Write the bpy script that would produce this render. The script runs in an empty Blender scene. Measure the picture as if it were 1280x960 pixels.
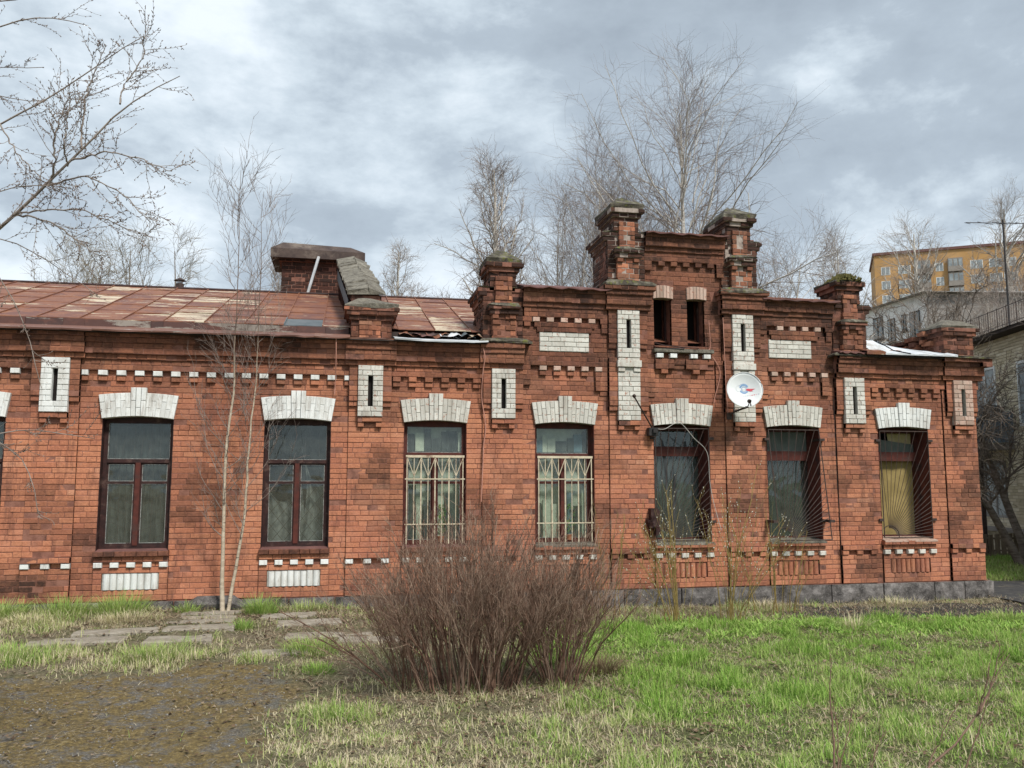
import bpy, math, random
import numpy as np
from math import sin, cos, pi, radians, atan, tan, sqrt, exp
from mathutils import Vector, noise as mnoise

RND = random.Random(7)
NR = np.random.RandomState(11)
SC = bpy.context.scene
COL = SC.collection

# ------------------------------------------------------------------ camera
F_PX = 1075.0
PSI = radians(11.16)
PITCH = atan(123 / F_PX)
CAM = Vector((0.0, -12.5, 1.876))
cd = bpy.data.cameras.new('camera'); cam = bpy.data.objects.new('camera', cd); COL.objects.link(cam)
cam.location = CAM
cam.rotation_euler = (pi / 2 + PITCH, 0, -PSI)
cd.sensor_fit = 'HORIZONTAL'; cd.sensor_width = 36.0; cd.lens = 36.0 * F_PX / 1280.0
cd.clip_start = 0.05; cd.clip_end = 3000
SC.camera = cam

# ------------------------------------------------------------------ world, sun, exposure
SUN_EL, SUN_AZ = radians(50), radians(158)     # azimuth clockwise from +Y: the sun stands behind the camera, to the right
SC.view_settings.view_transform = 'Standard'
SC.view_settings.look = 'None'
SC.view_settings.exposure = 0.36
SC.view_settings.gamma = 1.0
SC.view_settings.use_curve_mapping = False
W = bpy.data.worlds.new("World"); SC.world = W; W.use_nodes = True
nt = W.node_tree; nt.nodes.clear()
def wn(t, **k):
    n = nt.nodes.new(t)
    for a, b in k.items(): setattr(n, a, b)
    return n
out = wn('ShaderNodeOutputWorld'); bg = wn('ShaderNodeBackground'); bg.inputs[1].default_value = 0.118
sky = wn('ShaderNodeTexSky', sky_type='NISHITA', sun_disc=False, sun_elevation=SUN_EL, sun_rotation=SUN_AZ, air_density=1.0, dust_density=1.2)
tc = wn('ShaderNodeTexCoord'); sep = wn('ShaderNodeSeparateXYZ')
nt.links.new(tc.outputs['Generated'], sep.inputs[0])
def wm(op, a, b=None, c=None):
    n = wn('ShaderNodeMath', operation=op)
    for i, v in enumerate((a, b, c)):
        if v is None: continue
        if isinstance(v, (int, float)): n.inputs[i].default_value = v
        else: nt.links.new(v, n.inputs[i])
    return n.outputs[0]
cmb = wn('ShaderNodeMapping'); nt.links.new(tc.outputs['Generated'], cmb.inputs[0])
cmb.inputs['Location'].default_value = (1.3, 7.7, 2.4); cmb.inputs['Scale'].default_value = (1.0, 1.0, 1.9)
def wnoise(scale, detail, rough, dist=0.0):
    n = wn('ShaderNodeTexNoise'); n.inputs['Scale'].default_value = scale; n.inputs['Detail'].default_value = detail
    n.inputs['Roughness'].default_value = rough; n.inputs['Distortion'].default_value = dist
    nt.links.new(cmb.outputs[0], n.inputs['Vector']); return n.outputs[0]
big = wnoise(1.9, 7, 0.58, 0.25); small = wnoise(6.5, 7, 0.62, 0.1)
dens = wm('ADD', wm('ADD', wm('MULTIPLY', big, 0.68), wm('MULTIPLY', small, 0.32)), wm('MULTIPLY', sep.outputs[0], 0.05))
ramp = wn('ShaderNodeValToRGB'); nt.links.new(dens, ramp.inputs[0])
cr = ramp.color_ramp
cr.elements[0].position = 0.36; cr.elements[0].color = (7.0, 7.5, 7.8, 1)
cr.elements[1].position = 0.66; cr.elements[1].color = (2.6, 3.05, 3.55, 1)
for p, c in ((0.43, (5.8, 6.4, 6.9, 1)), (0.485, (4.5, 5.15, 5.7, 1)), (0.54, (3.3, 3.85, 4.4, 1))):
    e = cr.elements.new(p); e.color = c
gap = wn('ShaderNodeValToRGB'); nt.links.new(dens, gap.inputs[0])
gap.color_ramp.elements[0].position = 0.26; gap.color_ramp.elements[0].color = (0.55, 0.55, 0.55, 1)
gap.color_ramp.elements[1].position = 0.40; gap.color_ramp.elements[1].color = (0.94, 0.94, 0.94, 1)
mx = wn('ShaderNodeMix', data_type='RGBA')
nt.links.new(gap.outputs[0], mx.inputs[0]); nt.links.new(sky.outputs[0], mx.inputs[6]); nt.links.new(ramp.outputs[0], mx.inputs[7])
nt.links.new(mx.outputs[2], bg.inputs[0]); nt.links.new(bg.outputs[0], out.inputs[0])

sd = bpy.data.lights.new('sun', 'SUN'); sd.energy = 3.4; sd.angle = radians(11); sd.color = (1.0, 0.95, 0.87)
so = bpy.data.objects.new('sun', sd); COL.objects.link(so)
sv = Vector((sin(SUN_AZ) * cos(SUN_EL), cos(SUN_AZ) * cos(SUN_EL), sin(SUN_EL)))
so.rotation_euler = sv.to_track_quat('Z', 'Y').to_euler(); so.location = (0, -20, 20)

# ------------------------------------------------------------------ object helpers
WL = {}      # world location of each object
def finish(o, parent, loc):
    COL.objects.link(o)
    loc = Vector(loc)
    if parent is not None:
        o.parent = parent; o.location = loc - WL[parent]
    else: o.location = loc
    WL[o] = loc
    return o
def thing(name, loc, label, cat, group=None):
    o = bpy.data.objects.new(name, None); o.empty_display_size = 0.2
    finish(o, None, loc); tag(o, label, cat, group); return o
def tag(o, label=None, cat=None, group=None, kind=None):
    if label: o['label'] = label
    if cat: o['category'] = cat
    if group: o['group'] = group
    if kind: o['kind'] = kind
    return o

class MB:
    """collects polygons in world coordinates, links them as one mesh object"""
    def __init__(s): s.v = []; s.f = []; s.t = []; s.s = []; s.m = []
    def face(s, pts, tone=0.5, soot_shade=0.0, m=0):
        n = len(s.v); s.v.extend(pts); s.f.append(tuple(range(n, n + len(pts)))); s.t.append(tone); s.s.append(soot_shade); s.m.append(m)
    def add(s, vs, fs, tone=0.5, soot_shade=0.0, m=0):
        n = len(s.v); s.v.extend(vs)
        for f in fs: s.f.append(tuple(i + n for i in f)); s.t.append(tone); s.s.append(soot_shade); s.m.append(m)
    def box(s, x0, x1, y0, y1, z0, z1, tone=0.5, soot_shade=0.0, m=0, jit=0.0):
        if x1 < x0: x0, x1 = x1, x0
        if y1 < y0: y0, y1 = y1, y0
        if z1 < z0: z0, z1 = z1, z0
        vs = [(x, y, z) for z in (z0, z1) for y in (y0, y1) for x in (x0, x1)]
        if jit: vs = [(a + RND.uniform(-jit, jit), b + RND.uniform(-jit, jit), c + RND.uniform(-jit, jit)) for a, b, c in vs]
        s.add(vs, [(0, 2, 3, 1), (4, 5, 7, 6), (0, 1, 5, 4), (1, 3, 7, 5), (3, 2, 6, 7), (2, 0, 4, 6)], tone, soot_shade, m)
    def brick(s, x0, x1, yf, yb, z0, z1, tone, soot_shade, ch=0.005, jit=0.0025):
        """brick whose face looks towards -y, edges worn"""
        j = lambda: RND.uniform(-jit, jit)
        a = [(x0, yf + ch, z0), (x1, yf + ch, z0), (x1, yf + ch, z1), (x0, yf + ch, z1)]
        b = [(x0 + ch + j(), yf + j() * .7, z0 + ch + j()), (x1 - ch + j(), yf + j() * .7, z0 + ch + j()), (x1 - ch + j(), yf + j() * .7, z1 - ch + j()), (x0 + ch + j(), yf + j() * .7, z1 - ch + j())]
        c = [(x0, yb, z0), (x1, yb, z0), (x1, yb, z1), (x0, yb, z1)]
        fs = [(4, 5, 6, 7)] + [(i, (i + 1) % 4, 4 + (i + 1) % 4, 4 + i) for i in range(4)] + [(8 + i, 8 + (i + 1) % 4, (i + 1) % 4, i) for i in range(4)]
        s.add(a + b + c, fs, tone, soot_shade)
    def brickx(s, xf, xb, y0, y1, z0, z1, tone, soot_shade, ch=0.005, jit=0.0025):
        """brick whose face looks along x (xf outer face)"""
        sg = 1 if xb > xf else -1
        j = lambda: RND.uniform(-jit, jit)
        a = [(xf + sg * ch, y0, z0), (xf + sg * ch, y1, z0), (xf + sg * ch, y1, z1), (xf + sg * ch, y0, z1)]
        b = [(xf + j(), y0 + ch + j(), z0 + ch + j()), (xf + j(), y1 - ch + j(), z0 + ch + j()), (xf + j(), y1 - ch + j(), z1 - ch + j()), (xf + j(), y0 + ch + j(), z1 - ch + j())]
        c = [(xb, y0, z0), (xb, y1, z0), (xb, y1, z1), (xb, y0, z1)]
        fs = [(4, 5, 6, 7)] + [(i, (i + 1) % 4, 4 + (i + 1) % 4, 4 + i) for i in range(4)] + [(8 + i, 8 + (i + 1) % 4, (i + 1) % 4, i) for i in range(4)]
        if sg > 0: fs = [tuple(reversed(f)) for f in fs]
        s.add(a + b + c, fs, tone, soot_shade)
    def tube(s, pts, r, sides=6, tone=0.5, cap=True, m=0, soot_shade=0.0):
        pts = [Vector(p) for p in pts]; n0 = len(s.v); K = len(pts)
        rr = r if isinstance(r, (list, tuple)) else [r] * K
        for i, p in enumerate(pts):
            d = (pts[min(i + 1, K - 1)] - pts[max(i - 1, 0)]).normalized()
            u = d.cross(Vector((0, 0, 1)) if abs(d.z) < .9 else Vector((0, 1, 0))).normalized(); w = d.cross(u)
            for k in range(sides):
                a = 2 * pi * k / sides
                s.v.append(tuple(p + (u * cos(a) + w * sin(a)) * rr[i]))
        for i in range(K - 1):
            for k in range(sides):
                k2 = (k + 1) % sides
                s.f.append((n0 + i * sides + k, n0 + (i + 1) * sides + k, n0 + (i + 1) * sides + k2, n0 + i * sides + k2)); s.t.append(tone); s.s.append(soot_shade); s.m.append(m)
        if cap:
            s.f.append(tuple(n0 + k for k in range(sides))); s.t.append(tone); s.s.append(soot_shade); s.m.append(m)
            s.f.append(tuple(n0 + (K - 1) * sides + k for k in reversed(range(sides)))); s.t.append(tone); s.s.append(soot_shade); s.m.append(m)
    def build(s, name, mat, parent=None, loc=None, smooth=False, kind=None, label=None):
        loc = Vector(loc) if loc is not None else (WL[parent] if parent is not None else Vector((0, 0, 0)))
        me = bpy.data.meshes.new(name)
        me.from_pydata([(x - loc.x, y - loc.y, z - loc.z) for x, y, z in s.v], [], s.f)
        a = me.attributes.new('tone', 'FLOAT', 'FACE'); a.data.foreach_set('value', s.t)
        a = me.attributes.new('soot_shade', 'FLOAT', 'FACE'); a.data.foreach_set('value', s.s)
        for mm in (mat if isinstance(mat, (list, tuple)) else [mat]): me.materials.append(mm)
        if isinstance(mat, (list, tuple)): me.polygons.foreach_set('material_index', s.m)
        if smooth: me.polygons.foreach_set('use_smooth', [True] * len(s.f))
        o = bpy.data.objects.new(name, me); finish(o, parent, loc)
        if kind: o['kind'] = kind
        if label: o['label'] = label
        return o

def np_mesh(name, verts, quads, mat, parent=None, loc=(0, 0, 0), tone=None, smooth=False, kind=None, sides=4):
    """fast mesh from numpy arrays; quads (M,sides)"""
    loc = np.array(loc, float)
    me = bpy.data.meshes.new(name)
    me.vertices.add(len(verts)); me.vertices.foreach_set('co', (verts - loc).astype(np.float32).ravel())
    M = len(quads)
    me.loops.add(M * sides); me.loops.foreach_set('vertex_index', quads.astype(np.int32).ravel())
    me.polygons.add(M); me.polygons.foreach_set('loop_start', np.arange(0, M * sides, sides, dtype=np.int32))
    if tone is not None:
        a = me.attributes.new('tone', 'FLOAT', 'FACE'); a.data.foreach_set('value', tone.astype(np.float32))
    if smooth: me.polygons.foreach_set('use_smooth', np.ones(M, bool))
    me.update(calc_edges=True); me.materials.append(mat)
    o = bpy.data.objects.new(name, me); finish(o, parent, loc)
    if kind: o['kind'] = kind
    return o

# ------------------------------------------------------------------ materials
class NT:
    def __init__(s, name, rough=0.85):
        s.m = bpy.data.materials.new(name); s.m.use_nodes = True; s.t = s.m.node_tree
        s.b = s.t.nodes['Principled BSDF']; s.b.inputs['Roughness'].default_value = rough
        s.b.inputs['Specular IOR Level'].default_value = 0.25
        s.geo = s.t.nodes.new('ShaderNodeNewGeometry')
    def n(s, t, **k):
        n = s.t.nodes.new(t)
        for a, b in k.items(): setattr(n, a, b)
        return n
    def l(s, a, b): s.t.links.new(a, b)
    def put(s, sock, v):
        if isinstance(v, (int, float)): sock.default_value = v
        elif isinstance(v, tuple): sock.default_value = v if len(v) == 4 else (*v, 1)
        else: s.l(v, sock)
    def noise(s, scale, detail=4, rough=0.6, stretch=None, off=0.0, dist=0.0):
        n = s.n('ShaderNodeTexNoise'); n.inputs['Scale'].default_value = scale; n.inputs['Detail'].default_value = detail
        n.inputs['Roughness'].default_value = rough; n.inputs['Distortion'].default_value = dist
        mp = s.n('ShaderNodeMapping'); s.l(s.geo.outputs['Position'], mp.inputs[0])
        if stretch: mp.inputs['Scale'].default_value = stretch
        mp.inputs['Location'].default_value = (off, off * 1.3, off * .7)
        s.l(mp.outputs[0], n.inputs['Vector']); return n.outputs[0]
    def math(s, op, a, b=0.0, c=0.0):
        n = s.n('ShaderNodeMath', operation=op); s.put(n.inputs[0], a); s.put(n.inputs[1], b); s.put(n.inputs[2], c); return n.outputs[0]
    def step(s, v, a, b):
        n = s.n('ShaderNodeMapRange', interpolation_type='SMOOTHSTEP'); s.put(n.inputs[0], v)
        n.inputs[1].default_value = a; n.inputs[2].default_value = b; return n.outputs[0]
    def mix(s, f, a, b, bt='MIX'):
        n = s.n('ShaderNodeMix', data_type='RGBA', blend_type=bt); s.put(n.inputs[0], f); s.put(n.inputs[6], a); s.put(n.inputs[7], b); return n.outputs[2]
    def ramp(s, v, stops):
        n = s.n('ShaderNodeValToRGB'); s.put(n.inputs[0], v); e = n.color_ramp.elements
        e[0].position = stops[0][0]; e[0].color = (*stops[0][1], 1); e[1].position = stops[-1][0]; e[1].color = (*stops[-1][1], 1)
        for p, c in stops[1:-1]:
            q = e.new(p); q.color = (*c, 1)
        return n.outputs[0]
    def attr(s, name):
        n = s.n('ShaderNodeAttribute', attribute_name=name); return n
    def bump(s, h, strength=0.4, dist=0.01):
        n = s.n('ShaderNodeBump'); n.inputs['Strength'].default_value = strength; n.inputs['Distance'].default_value = dist
        s.l(h, n.inputs['Height']); s.l(n.outputs[0], s.b.inputs['Normal'])
    def done(s, col, rough=None):
        s.put(s.b.inputs['Base Color'], col)
        if rough is not None: s.put(s.b.inputs['Roughness'], rough)
        return s.m

def simple(name, c1, c2, scale=6, rough=0.85, bump=0.2, bscale=None, stretch=None, dirt=None, metal=0.0):
    t = NT(name, rough); f = t.step(t.noise(scale, 5, 0.65, stretch), 0.3, 0.7); col = t.mix(f, c1, c2)
    if dirt: col = t.mix(t.step(t.noise(scale * .45, 6, 0.7, stretch, 4.4), 0.52, 0.68), col, dirt)
    if bump: t.bump(t.noise(bscale or scale * 4, 4, 0.7), bump)
    t.b.inputs['Metallic'].default_value = metal
    return t.done(col)

def brick_mat(name='weathered_red_brick', stops=None, soot_shade_col=(0.030, 0.018, 0.015), lime=0.35):
    t = NT(name, 0.9); tone = t.attr('tone').outputs['Fac']; soot_shade = t.attr('soot_shade').outputs['Fac']
    col = t.ramp(tone, stops or [(0.0, (0.28, 0.11, 0.076)), (0.22, (0.41, 0.160, 0.098)), (0.5, (0.51, 0.203, 0.114)), (0.8, (0.57, 0.245, 0.136)), (1.0, (0.62, 0.31, 0.195))])
    n1 = t.noise(38, 4, 0.7); col = t.mix(t.step(n1, 0.25, 0.75), t.mix(0.42, col, (0.10, 0.035, 0.025)), col)
    n2 = t.noise(3.1, 5, 0.65, off=2.2); col = t.mix(t.math('MULTIPLY', t.step(n2, 0.5, 0.72), 0.45), col, (0.13, 0.055, 0.042))
    n4 = t.noise(1.15, 6, 0.72, (1, 1, 1.5), off=12.); col = t.mix(t.math('MULTIPLY', t.step(n4, 0.48, 0.66), 0.38), col, (0.56, 0.27, 0.18))
    n5 = t.noise(2.4, 6, 0.75, (2.6, 1, .45), off=21.); col = t.mix(t.math('MULTIPLY', t.step(n5, 0.52, 0.68), 0.52), col, (0.10, 0.048, 0.038))
    n3 = t.noise(9, 5, 0.7, off=7.7); col = t.mix(t.math('MULTIPLY', t.step(n3, 0.60, 0.78), lime), col, (0.50, 0.36, 0.29))
    sf = t.math('MULTIPLY', soot_shade, t.math('ADD', 0.74, t.math('MULTIPLY', 0.42, t.step(t.noise(16, 4, 0.7, off=1.1), 0.3, 0.7)))); 
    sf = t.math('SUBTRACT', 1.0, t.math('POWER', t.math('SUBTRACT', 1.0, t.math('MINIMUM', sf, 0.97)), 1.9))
    col = t.mix(t.math('MINIMUM', sf, 0.96), col, soot_shade_col)
    t.bump(t.math('ADD', t.noise(60, 5, 0.75), t.math('MULTIPLY', t.noise(16, 3, 0.6, off=3.), 1.2)), 0.75, 0.006)
    return t.done(col)
M = {}
M['brick'] = brick_mat()
M['brick_dark'] = brick_mat('old_chimney_brick', [(0.0, (0.06, 0.028, 0.022)), (0.5, (0.15, 0.052, 0.034)), (1.0, (0.27, 0.09, 0.05))])
M['mortar'] = simple('dirty_mortar', (0.17, 0.075, 0.054), (0.27, 0.13, 0.095), 9, 0.95, 0.5, 90, dirt=(0.08, 0.042, 0.034))
M['mortar_pale'] = simple('lime_mortar', (0.26, 0.21, 0.18), (0.40, 0.34, 0.30), 14, 0.95, 0.5, 90, dirt=(0.07, 0.05, 0.045))
def paint_white(name, c1, c2, chip, amount):
    t = NT(name, 0.8); tone = t.attr('tone').outputs['Fac']
    col = t.mix(tone, c1, c2)
    col = t.mix(t.math('MULTIPLY', t.step(t.noise(5, 5, 0.7, (1, 1, .5), 3.), 0.42, 0.70), 0.42), col, (0.33, 0.30, 0.25))
    col = t.mix(t.math('MULTIPLY', t.step(t.noise(5.5, 5, .75, (2.6, 1, .35), 8.), .50, .68), .5), col, (.24, .20, .165))
    col = t.mix(t.step(t.noise(21, 5, 0.75, off=9.), amount, amount + .07), col, chip)
    t.bump(t.math('ADD', t.noise(70, 4, 0.7), t.noise(18, 4, 0.6)), 0.5, 0.005); return t.done(col)
M['white'] = paint_white('thick_white_paint', (0.62, 0.64, 0.63), (0.76, 0.78, 0.77), (0.40, 0.30, 0.25), 0.625)
M['white_old'] = paint_white('old_white_paint_on_brick', (0.46, 0.45, 0.41), (0.66, 0.65, 0.60), (0.34, 0.17, 0.12), 0.575)
M['pink_old'] = paint_white('worn_pinkish_paint', (0.34, 0.22, 0.17), (0.58, 0.42, 0.35), (0.30, 0.11, 0.07), 0.57)
M['white_joint'] = simple('joint_in_painted_brick', (0.30, 0.29, 0.26), (0.45, 0.44, 0.40), 20, 0.9, 0.3)
def rock(name, c1, c2, c3, sc=5):
    t = NT(name, 0.85); tone = t.attr('tone').outputs['Fac']
    col = t.ramp(t.noise(sc, 7, 0.74), [(0.36, c1), (0.5, c2), (0.66, c3)])
    col = t.mix(t.math('MULTIPLY', tone, 0.5), col, c1)
    col = t.mix(t.step(t.noise(130, 2, 0.5), 0.60, 0.7), col, c3)
    t.bump(t.math('ADD', t.noise(9, 6, 0.7), t.math('MULTIPLY', t.noise(60, 4, 0.7), .4)), 0.9, 0.03); return t.done(col)
M['granite'] = rock('grey_granite', (0.035, 0.032, 0.031), (0.13, 0.12, 0.115), (0.30, 0.28, 0.27))
M['slab'] = rock('concrete_slab', (0.19, 0.165, 0.135), (0.29, 0.255, 0.205), (0.37, 0.34, 0.29), 7)
M['cement'] = rock('weathered_cement', (0.07, 0.062, 0.05), (0.18, 0.165, 0.135), (0.30, 0.28, 0.23), 9)
def moss_cement():
    t = NT('mossy_cement', 0.95); col = t.ramp(t.noise(7, 6, .7), [(.34, (.03, .026, .022)), (.5, (.075, .066, .052)), (.68, (.22, .205, .16))])
    col = t.mix(t.step(t.noise(12, 4, .7, off=5.), .54, .66), col, (.12, .125, .035)); t.bump(t.noise(30, 5, .7), .8, .02); return t.done(col)
M['moss_cement'] = moss_cement()
def rusty(name, base, rust, pale, a_rust, a_pale, rough=0.6):
    t = NT(name, rough); tone = t.attr('tone').outputs['Fac']
    col = t.mix(t.math('MULTIPLY', tone, 0.6), base, rust)
    col = t.mix(t.step(t.noise(3.2, 6, 0.7, (1, 1, 2)), a_rust, a_rust + .14), col, rust)
    st = t.noise(2.1, 7, 0.75, (0.55, 2.3, 3.0), 6.)
    col = t.mix(t.step(t.math('ADD', st, t.math('MULTIPLY', t.attr('soot_shade').outputs['Fac'], .11)), a_pale, a_pale + .05), col, pale)
    col = t.mix(t.math('MULTIPLY', t.step(t.noise(24, 5, 0.75, off=2.), .5, .75), .5), col, (.09, .04, .028))
    t.bump(t.noise(5, 3, .6), .25, .03); return t.done(col)
M['roof'] = rusty('rusty_roof_sheet', (0.135, 0.058, 0.046), (0.22, 0.092, 0.05), (0.50, 0.42, 0.31), 0.44, 0.60)
M['roof_blue'] = simple('grey_blue_patch_sheet', (0.07, 0.09, 0.10), (0.12, 0.135, 0.145), 5, .6, .1)
M['gutter'] = rusty('old_gutter_board', (0.065, 0.04, 0.038), (0.13, 0.06, 0.048), (0.27, 0.24, 0.21), 0.5, 0.58)
M['eave'] = rusty('rusty_eave_flashing', (0.16, 0.085, 0.07), (0.20, 0.10, 0.07), (0.52, 0.50, 0.46), 0.5, 0.68)
M['maroon'] = simple('maroon_painted_sheet', (0.115, 0.055, 0.05), (0.17, 0.08, 0.07), 4, .65, .15, dirt=(.07, .045, .04))
M['tin'] = simple('pale_zinc_sheet', (0.50, 0.54, 0.58), (0.66, 0.68, 0.70), 3, .45, .12, dirt=(.36, .34, .31))
M['soffit'] = simple('dark_soffit_board', (0.03, 0.024, 0.022), (0.06, 0.045, 0.04), 6, .9, .2)
M['frame_dark'] = simple('dark_brown_frame_paint', (0.022, 0.012, 0.012), (0.048, 0.020, 0.018), 12, .6, .2, dirt=(.10, .06, .05))
M['frame_red'] = simple('red_brown_frame_paint', (0.060, 0.018, 0.014), (0.10, 0.027, 0.02), 12, .6, .2, dirt=(.06, .03, .026))
M['frame_chip'] = simple('flaking_pale_putty', (0.20, 0.21, 0.20), (0.42, 0.43, 0.41), 25, .8, .3, dirt=(.08, .05, .045))
M['reveal'] = simple('reveal_dark_red_plaster', (0.085, 0.026, 0.020), (0.14, 0.042, 0.030), 6, .85, .3, dirt=(.05, .03, .028))
M['iron'] = simple('dark_iron', (0.035, 0.026, 0.024), (0.075, 0.05, 0.042), 20, .6, .2)
M['beige_iron'] = simple('beige_painted_bar', (0.47, 0.40, 0.29), (0.58, 0.51, 0.38), 20, .55, .15, dirt=(.24, .16, .11))
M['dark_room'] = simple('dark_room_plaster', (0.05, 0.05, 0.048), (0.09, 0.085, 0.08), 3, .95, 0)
M['black'] = simple('painted_recess_shade', (0.010, 0.008, 0.008), (0.016, 0.013, 0.012), 6, .95, 0)  # near-black colour paints the shade inside slits and gable openings
def glass():
    m = bpy.data.materials.new('dusty_window_glass'); m.use_nodes = True; t = m.node_tree; t.nodes.clear()
    o = t.nodes.new('ShaderNodeOutputMaterial'); tr = t.nodes.new('ShaderNodeBsdfTransparent'); tr.inputs[0].default_value = (.90, .94, .92, 1)
    gl = t.nodes.new('ShaderNodeBsdfGlossy'); gl.inputs['Roughness'].default_value = 0.04; gl.inputs[0].default_value = (.9, .95, .95, 1)
    df = t.nodes.new('ShaderNodeBsdfDiffuse'); df.inputs[0].default_value = (.22, .24, .22, 1)
    gg = t.nodes.new('ShaderNodeNewGeometry'); dt = t.nodes.new('ShaderNodeVectorMath'); dt.operation = 'DOT_PRODUCT'; t.links.new(gg.outputs['Incoming'], dt.inputs[0]); t.links.new(gg.outputs['Normal'], dt.inputs[1])
    def mt(op, a, b=0.0):
        n = t.nodes.new('ShaderNodeMath'); n.operation = op
        for k_, v_ in enumerate((a, b)):
            if isinstance(v_, float): n.inputs[k_].default_value = v_
            else: t.links.new(v_, n.inputs[k_])
        return n
    fr = mt('ADD', mt('MULTIPLY', mt('POWER', mt('SUBTRACT', 1.0, mt('ABSOLUTE', dt.outputs['Value']).outputs[0]).outputs[0], 5.0).outputs[0], 0.92).outputs[0], 0.06)
    nz = t.nodes.new('ShaderNodeTexNoise'); nz.inputs['Scale'].default_value = 7; nz.inputs['Detail'].default_value = 6; nz.inputs['Roughness'].default_value = .7
    g = t.nodes.new('ShaderNodeNewGeometry'); t.links.new(g.outputs['Position'], nz.inputs['Vector'])
    mr = t.nodes.new('ShaderNodeMapRange'); mr.inputs[1].default_value = .35; mr.inputs[2].default_value = .75; mr.inputs[3].default_value = .02; mr.inputs[4].default_value = .13
    t.links.new(nz.outputs[0], mr.inputs[0])
    bp = t.nodes.new('ShaderNodeBump'); bp.inputs['Strength'].default_value = .12; bp.inputs['Distance'].default_value = .05
    n2 = t.nodes.new('ShaderNodeTexNoise'); n2.inputs['Scale'].default_value = 2.5; t.links.new(g.outputs['Position'], n2.inputs['Vector']); t.links.new(n2.outputs[0], bp.inputs['Height']); t.links.new(bp.outputs[0], gl.inputs['Normal'])
    m1 = t.nodes.new('ShaderNodeMixShader'); m2 = t.nodes.new('ShaderNodeMixShader')
    t.links.new(mr.outputs[0], m1.inputs[0]); t.links.new(tr.outputs[0], m1.inputs[1]); t.links.new(df.outputs[0], m1.inputs[2])
    t.links.new(fr.outputs[0], m2.inputs[0]); t.links.new(m1.outputs[0], m2.inputs[1]); t.links.new(gl.outputs[0], m2.inputs[2])
    t.links.new(m2.outputs[0], o.inputs[0]); return m
M['glass'] = glass()

# ------------------------------------------------------------------ terrain
WX = [-400, -12, -5, -1, 1.5, 4, 10, 400]; WZ = [0.22, 0.22, 0.22, 0.18, 0.11, 0.04, 0.0, 0.0]
def terr(x, y):
    x = np.asarray(x, float); y = np.asarray(y, float)
    g = np.interp(x, WX, WZ); k = np.clip(1 + y / 4.5, 0, 1); k = k * k * (3 - 2 * k)
    b = 0.018 * np.sin(x * 2.3 + 1.1 * np.sin(y * 1.7)) * np.cos(y * 2.9 + x) + 0.012 * np.sin(x * 5.1 + y * 3.7) * np.sin(y * 6.3 - x * 2.2)
    far = np.clip((np.abs(y + 4) - 12) / 20, 0, 1)
    return g * k + b * (1 - far) - 0.02 * far
def smooth(e0, e1, v):
    k = np.clip((v - e0) / (e1 - e0), 0, 1); return k * k * (3 - 2 * k)
def vn(x, y, s, seed=0):
    """cheap vector value noise in 0..1"""
    x = np.asarray(x, float) * s + seed * 17.3; y = np.asarray(y, float) * s - seed * 9.1
    xi = np.floor(x); yi = np.floor(y); fx = x - xi; fy = y - yi; fx = fx * fx * (3 - 2 * fx); fy = fy * fy * (3 - 2 * fy)
    h = lambda a, b: np.mod(np.sin(a * 127.1 + b * 311.7 + seed * 3.3) * 43758.5453, 1.0)
    return (h(xi, yi) * (1 - fx) + h(xi + 1, yi) * fx) * (1 - fy) + (h(xi, yi + 1) * (1 - fx) + h(xi + 1, yi + 1) * fx) * fy
def fbm(x, y, s, seed=0): return (vn(x, y, s, seed) + .5 * vn(x, y, s * 2.1, seed + 1) + .25 * vn(x, y, s * 4.3, seed + 2)) / 1.75
def moss_zone(x, y):
    """1 inside the bare moss and gravel patch front left"""
    edge = (fbm(x, y, 1.3, 5) - .5) * 1.1
    return smooth(0.15, -0.25, x + 0.45 + edge * .6 + np.clip(-4.4 - y, 0, 9) * .12) * smooth(-3.0, -3.45, y + edge)
def lush_zone(x, y):
    """1 in the green lawn on the right"""
    e = (fbm(x, y, .9, 9) - .5) * 1.6
    return smooth(1.2, 3.0, x + e) * smooth(-1.0, -1.9, y + e * .5 - np.clip(x - 6, 0, 3) * -.25)
def soil_zone(x, y):
    """dark bare earth and asphalt by the right half of the wall"""
    e = (fbm(x, y, 1.2, 3) - .5) * .9
    return smooth(5.9, 6.9, x + e) * smooth(-1.95, -1.55, y + e * .4) * smooth(-0.25, -.55, y + e * .3)
def path_line(x): return 1
# ground sheet
def axis(lo, hi, step, far):
    a = np.arange(lo, hi + 1e-6, step)
    return np.concatenate([-np.geomspace(far, abs(lo) + 1, 14) if lo < 0 else [], a, np.geomspace(hi + 1, far, 14)])
gx = axis(-9, 19, 0.07, 900.); gy = axis(-11, 7.5, 0.07, 900.)
GX, GY = np.meshgrid(gx, gy); GZ = terr(GX, GY)
rough_ = (fbm(GX, GY, 5, 31) - .5) * .05 + (fbm(GX, GY, 13, 37) - .5) * .03
near = (GX > -9) & (GX < 19) & (GY > -11) & (GY < 7.5)
GZ = GZ + np.where(near, rough_, 0)
GZ = np.where(near & (GY > 0.0) & (GX < 10.2), np.minimum(GZ, -0.02), GZ)
verts = np.stack([GX.ravel(), GY.ravel(), GZ.ravel()], 1); nx_, ny_ = len(gx), len(gy)
ii = (np.arange(ny_ - 1)[:, None] * nx_ + np.arange(nx_ - 1)[None, :]).ravel()
quads = np.stack([ii, ii + 1, ii + nx_ + 1, ii + nx_], 1)
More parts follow.
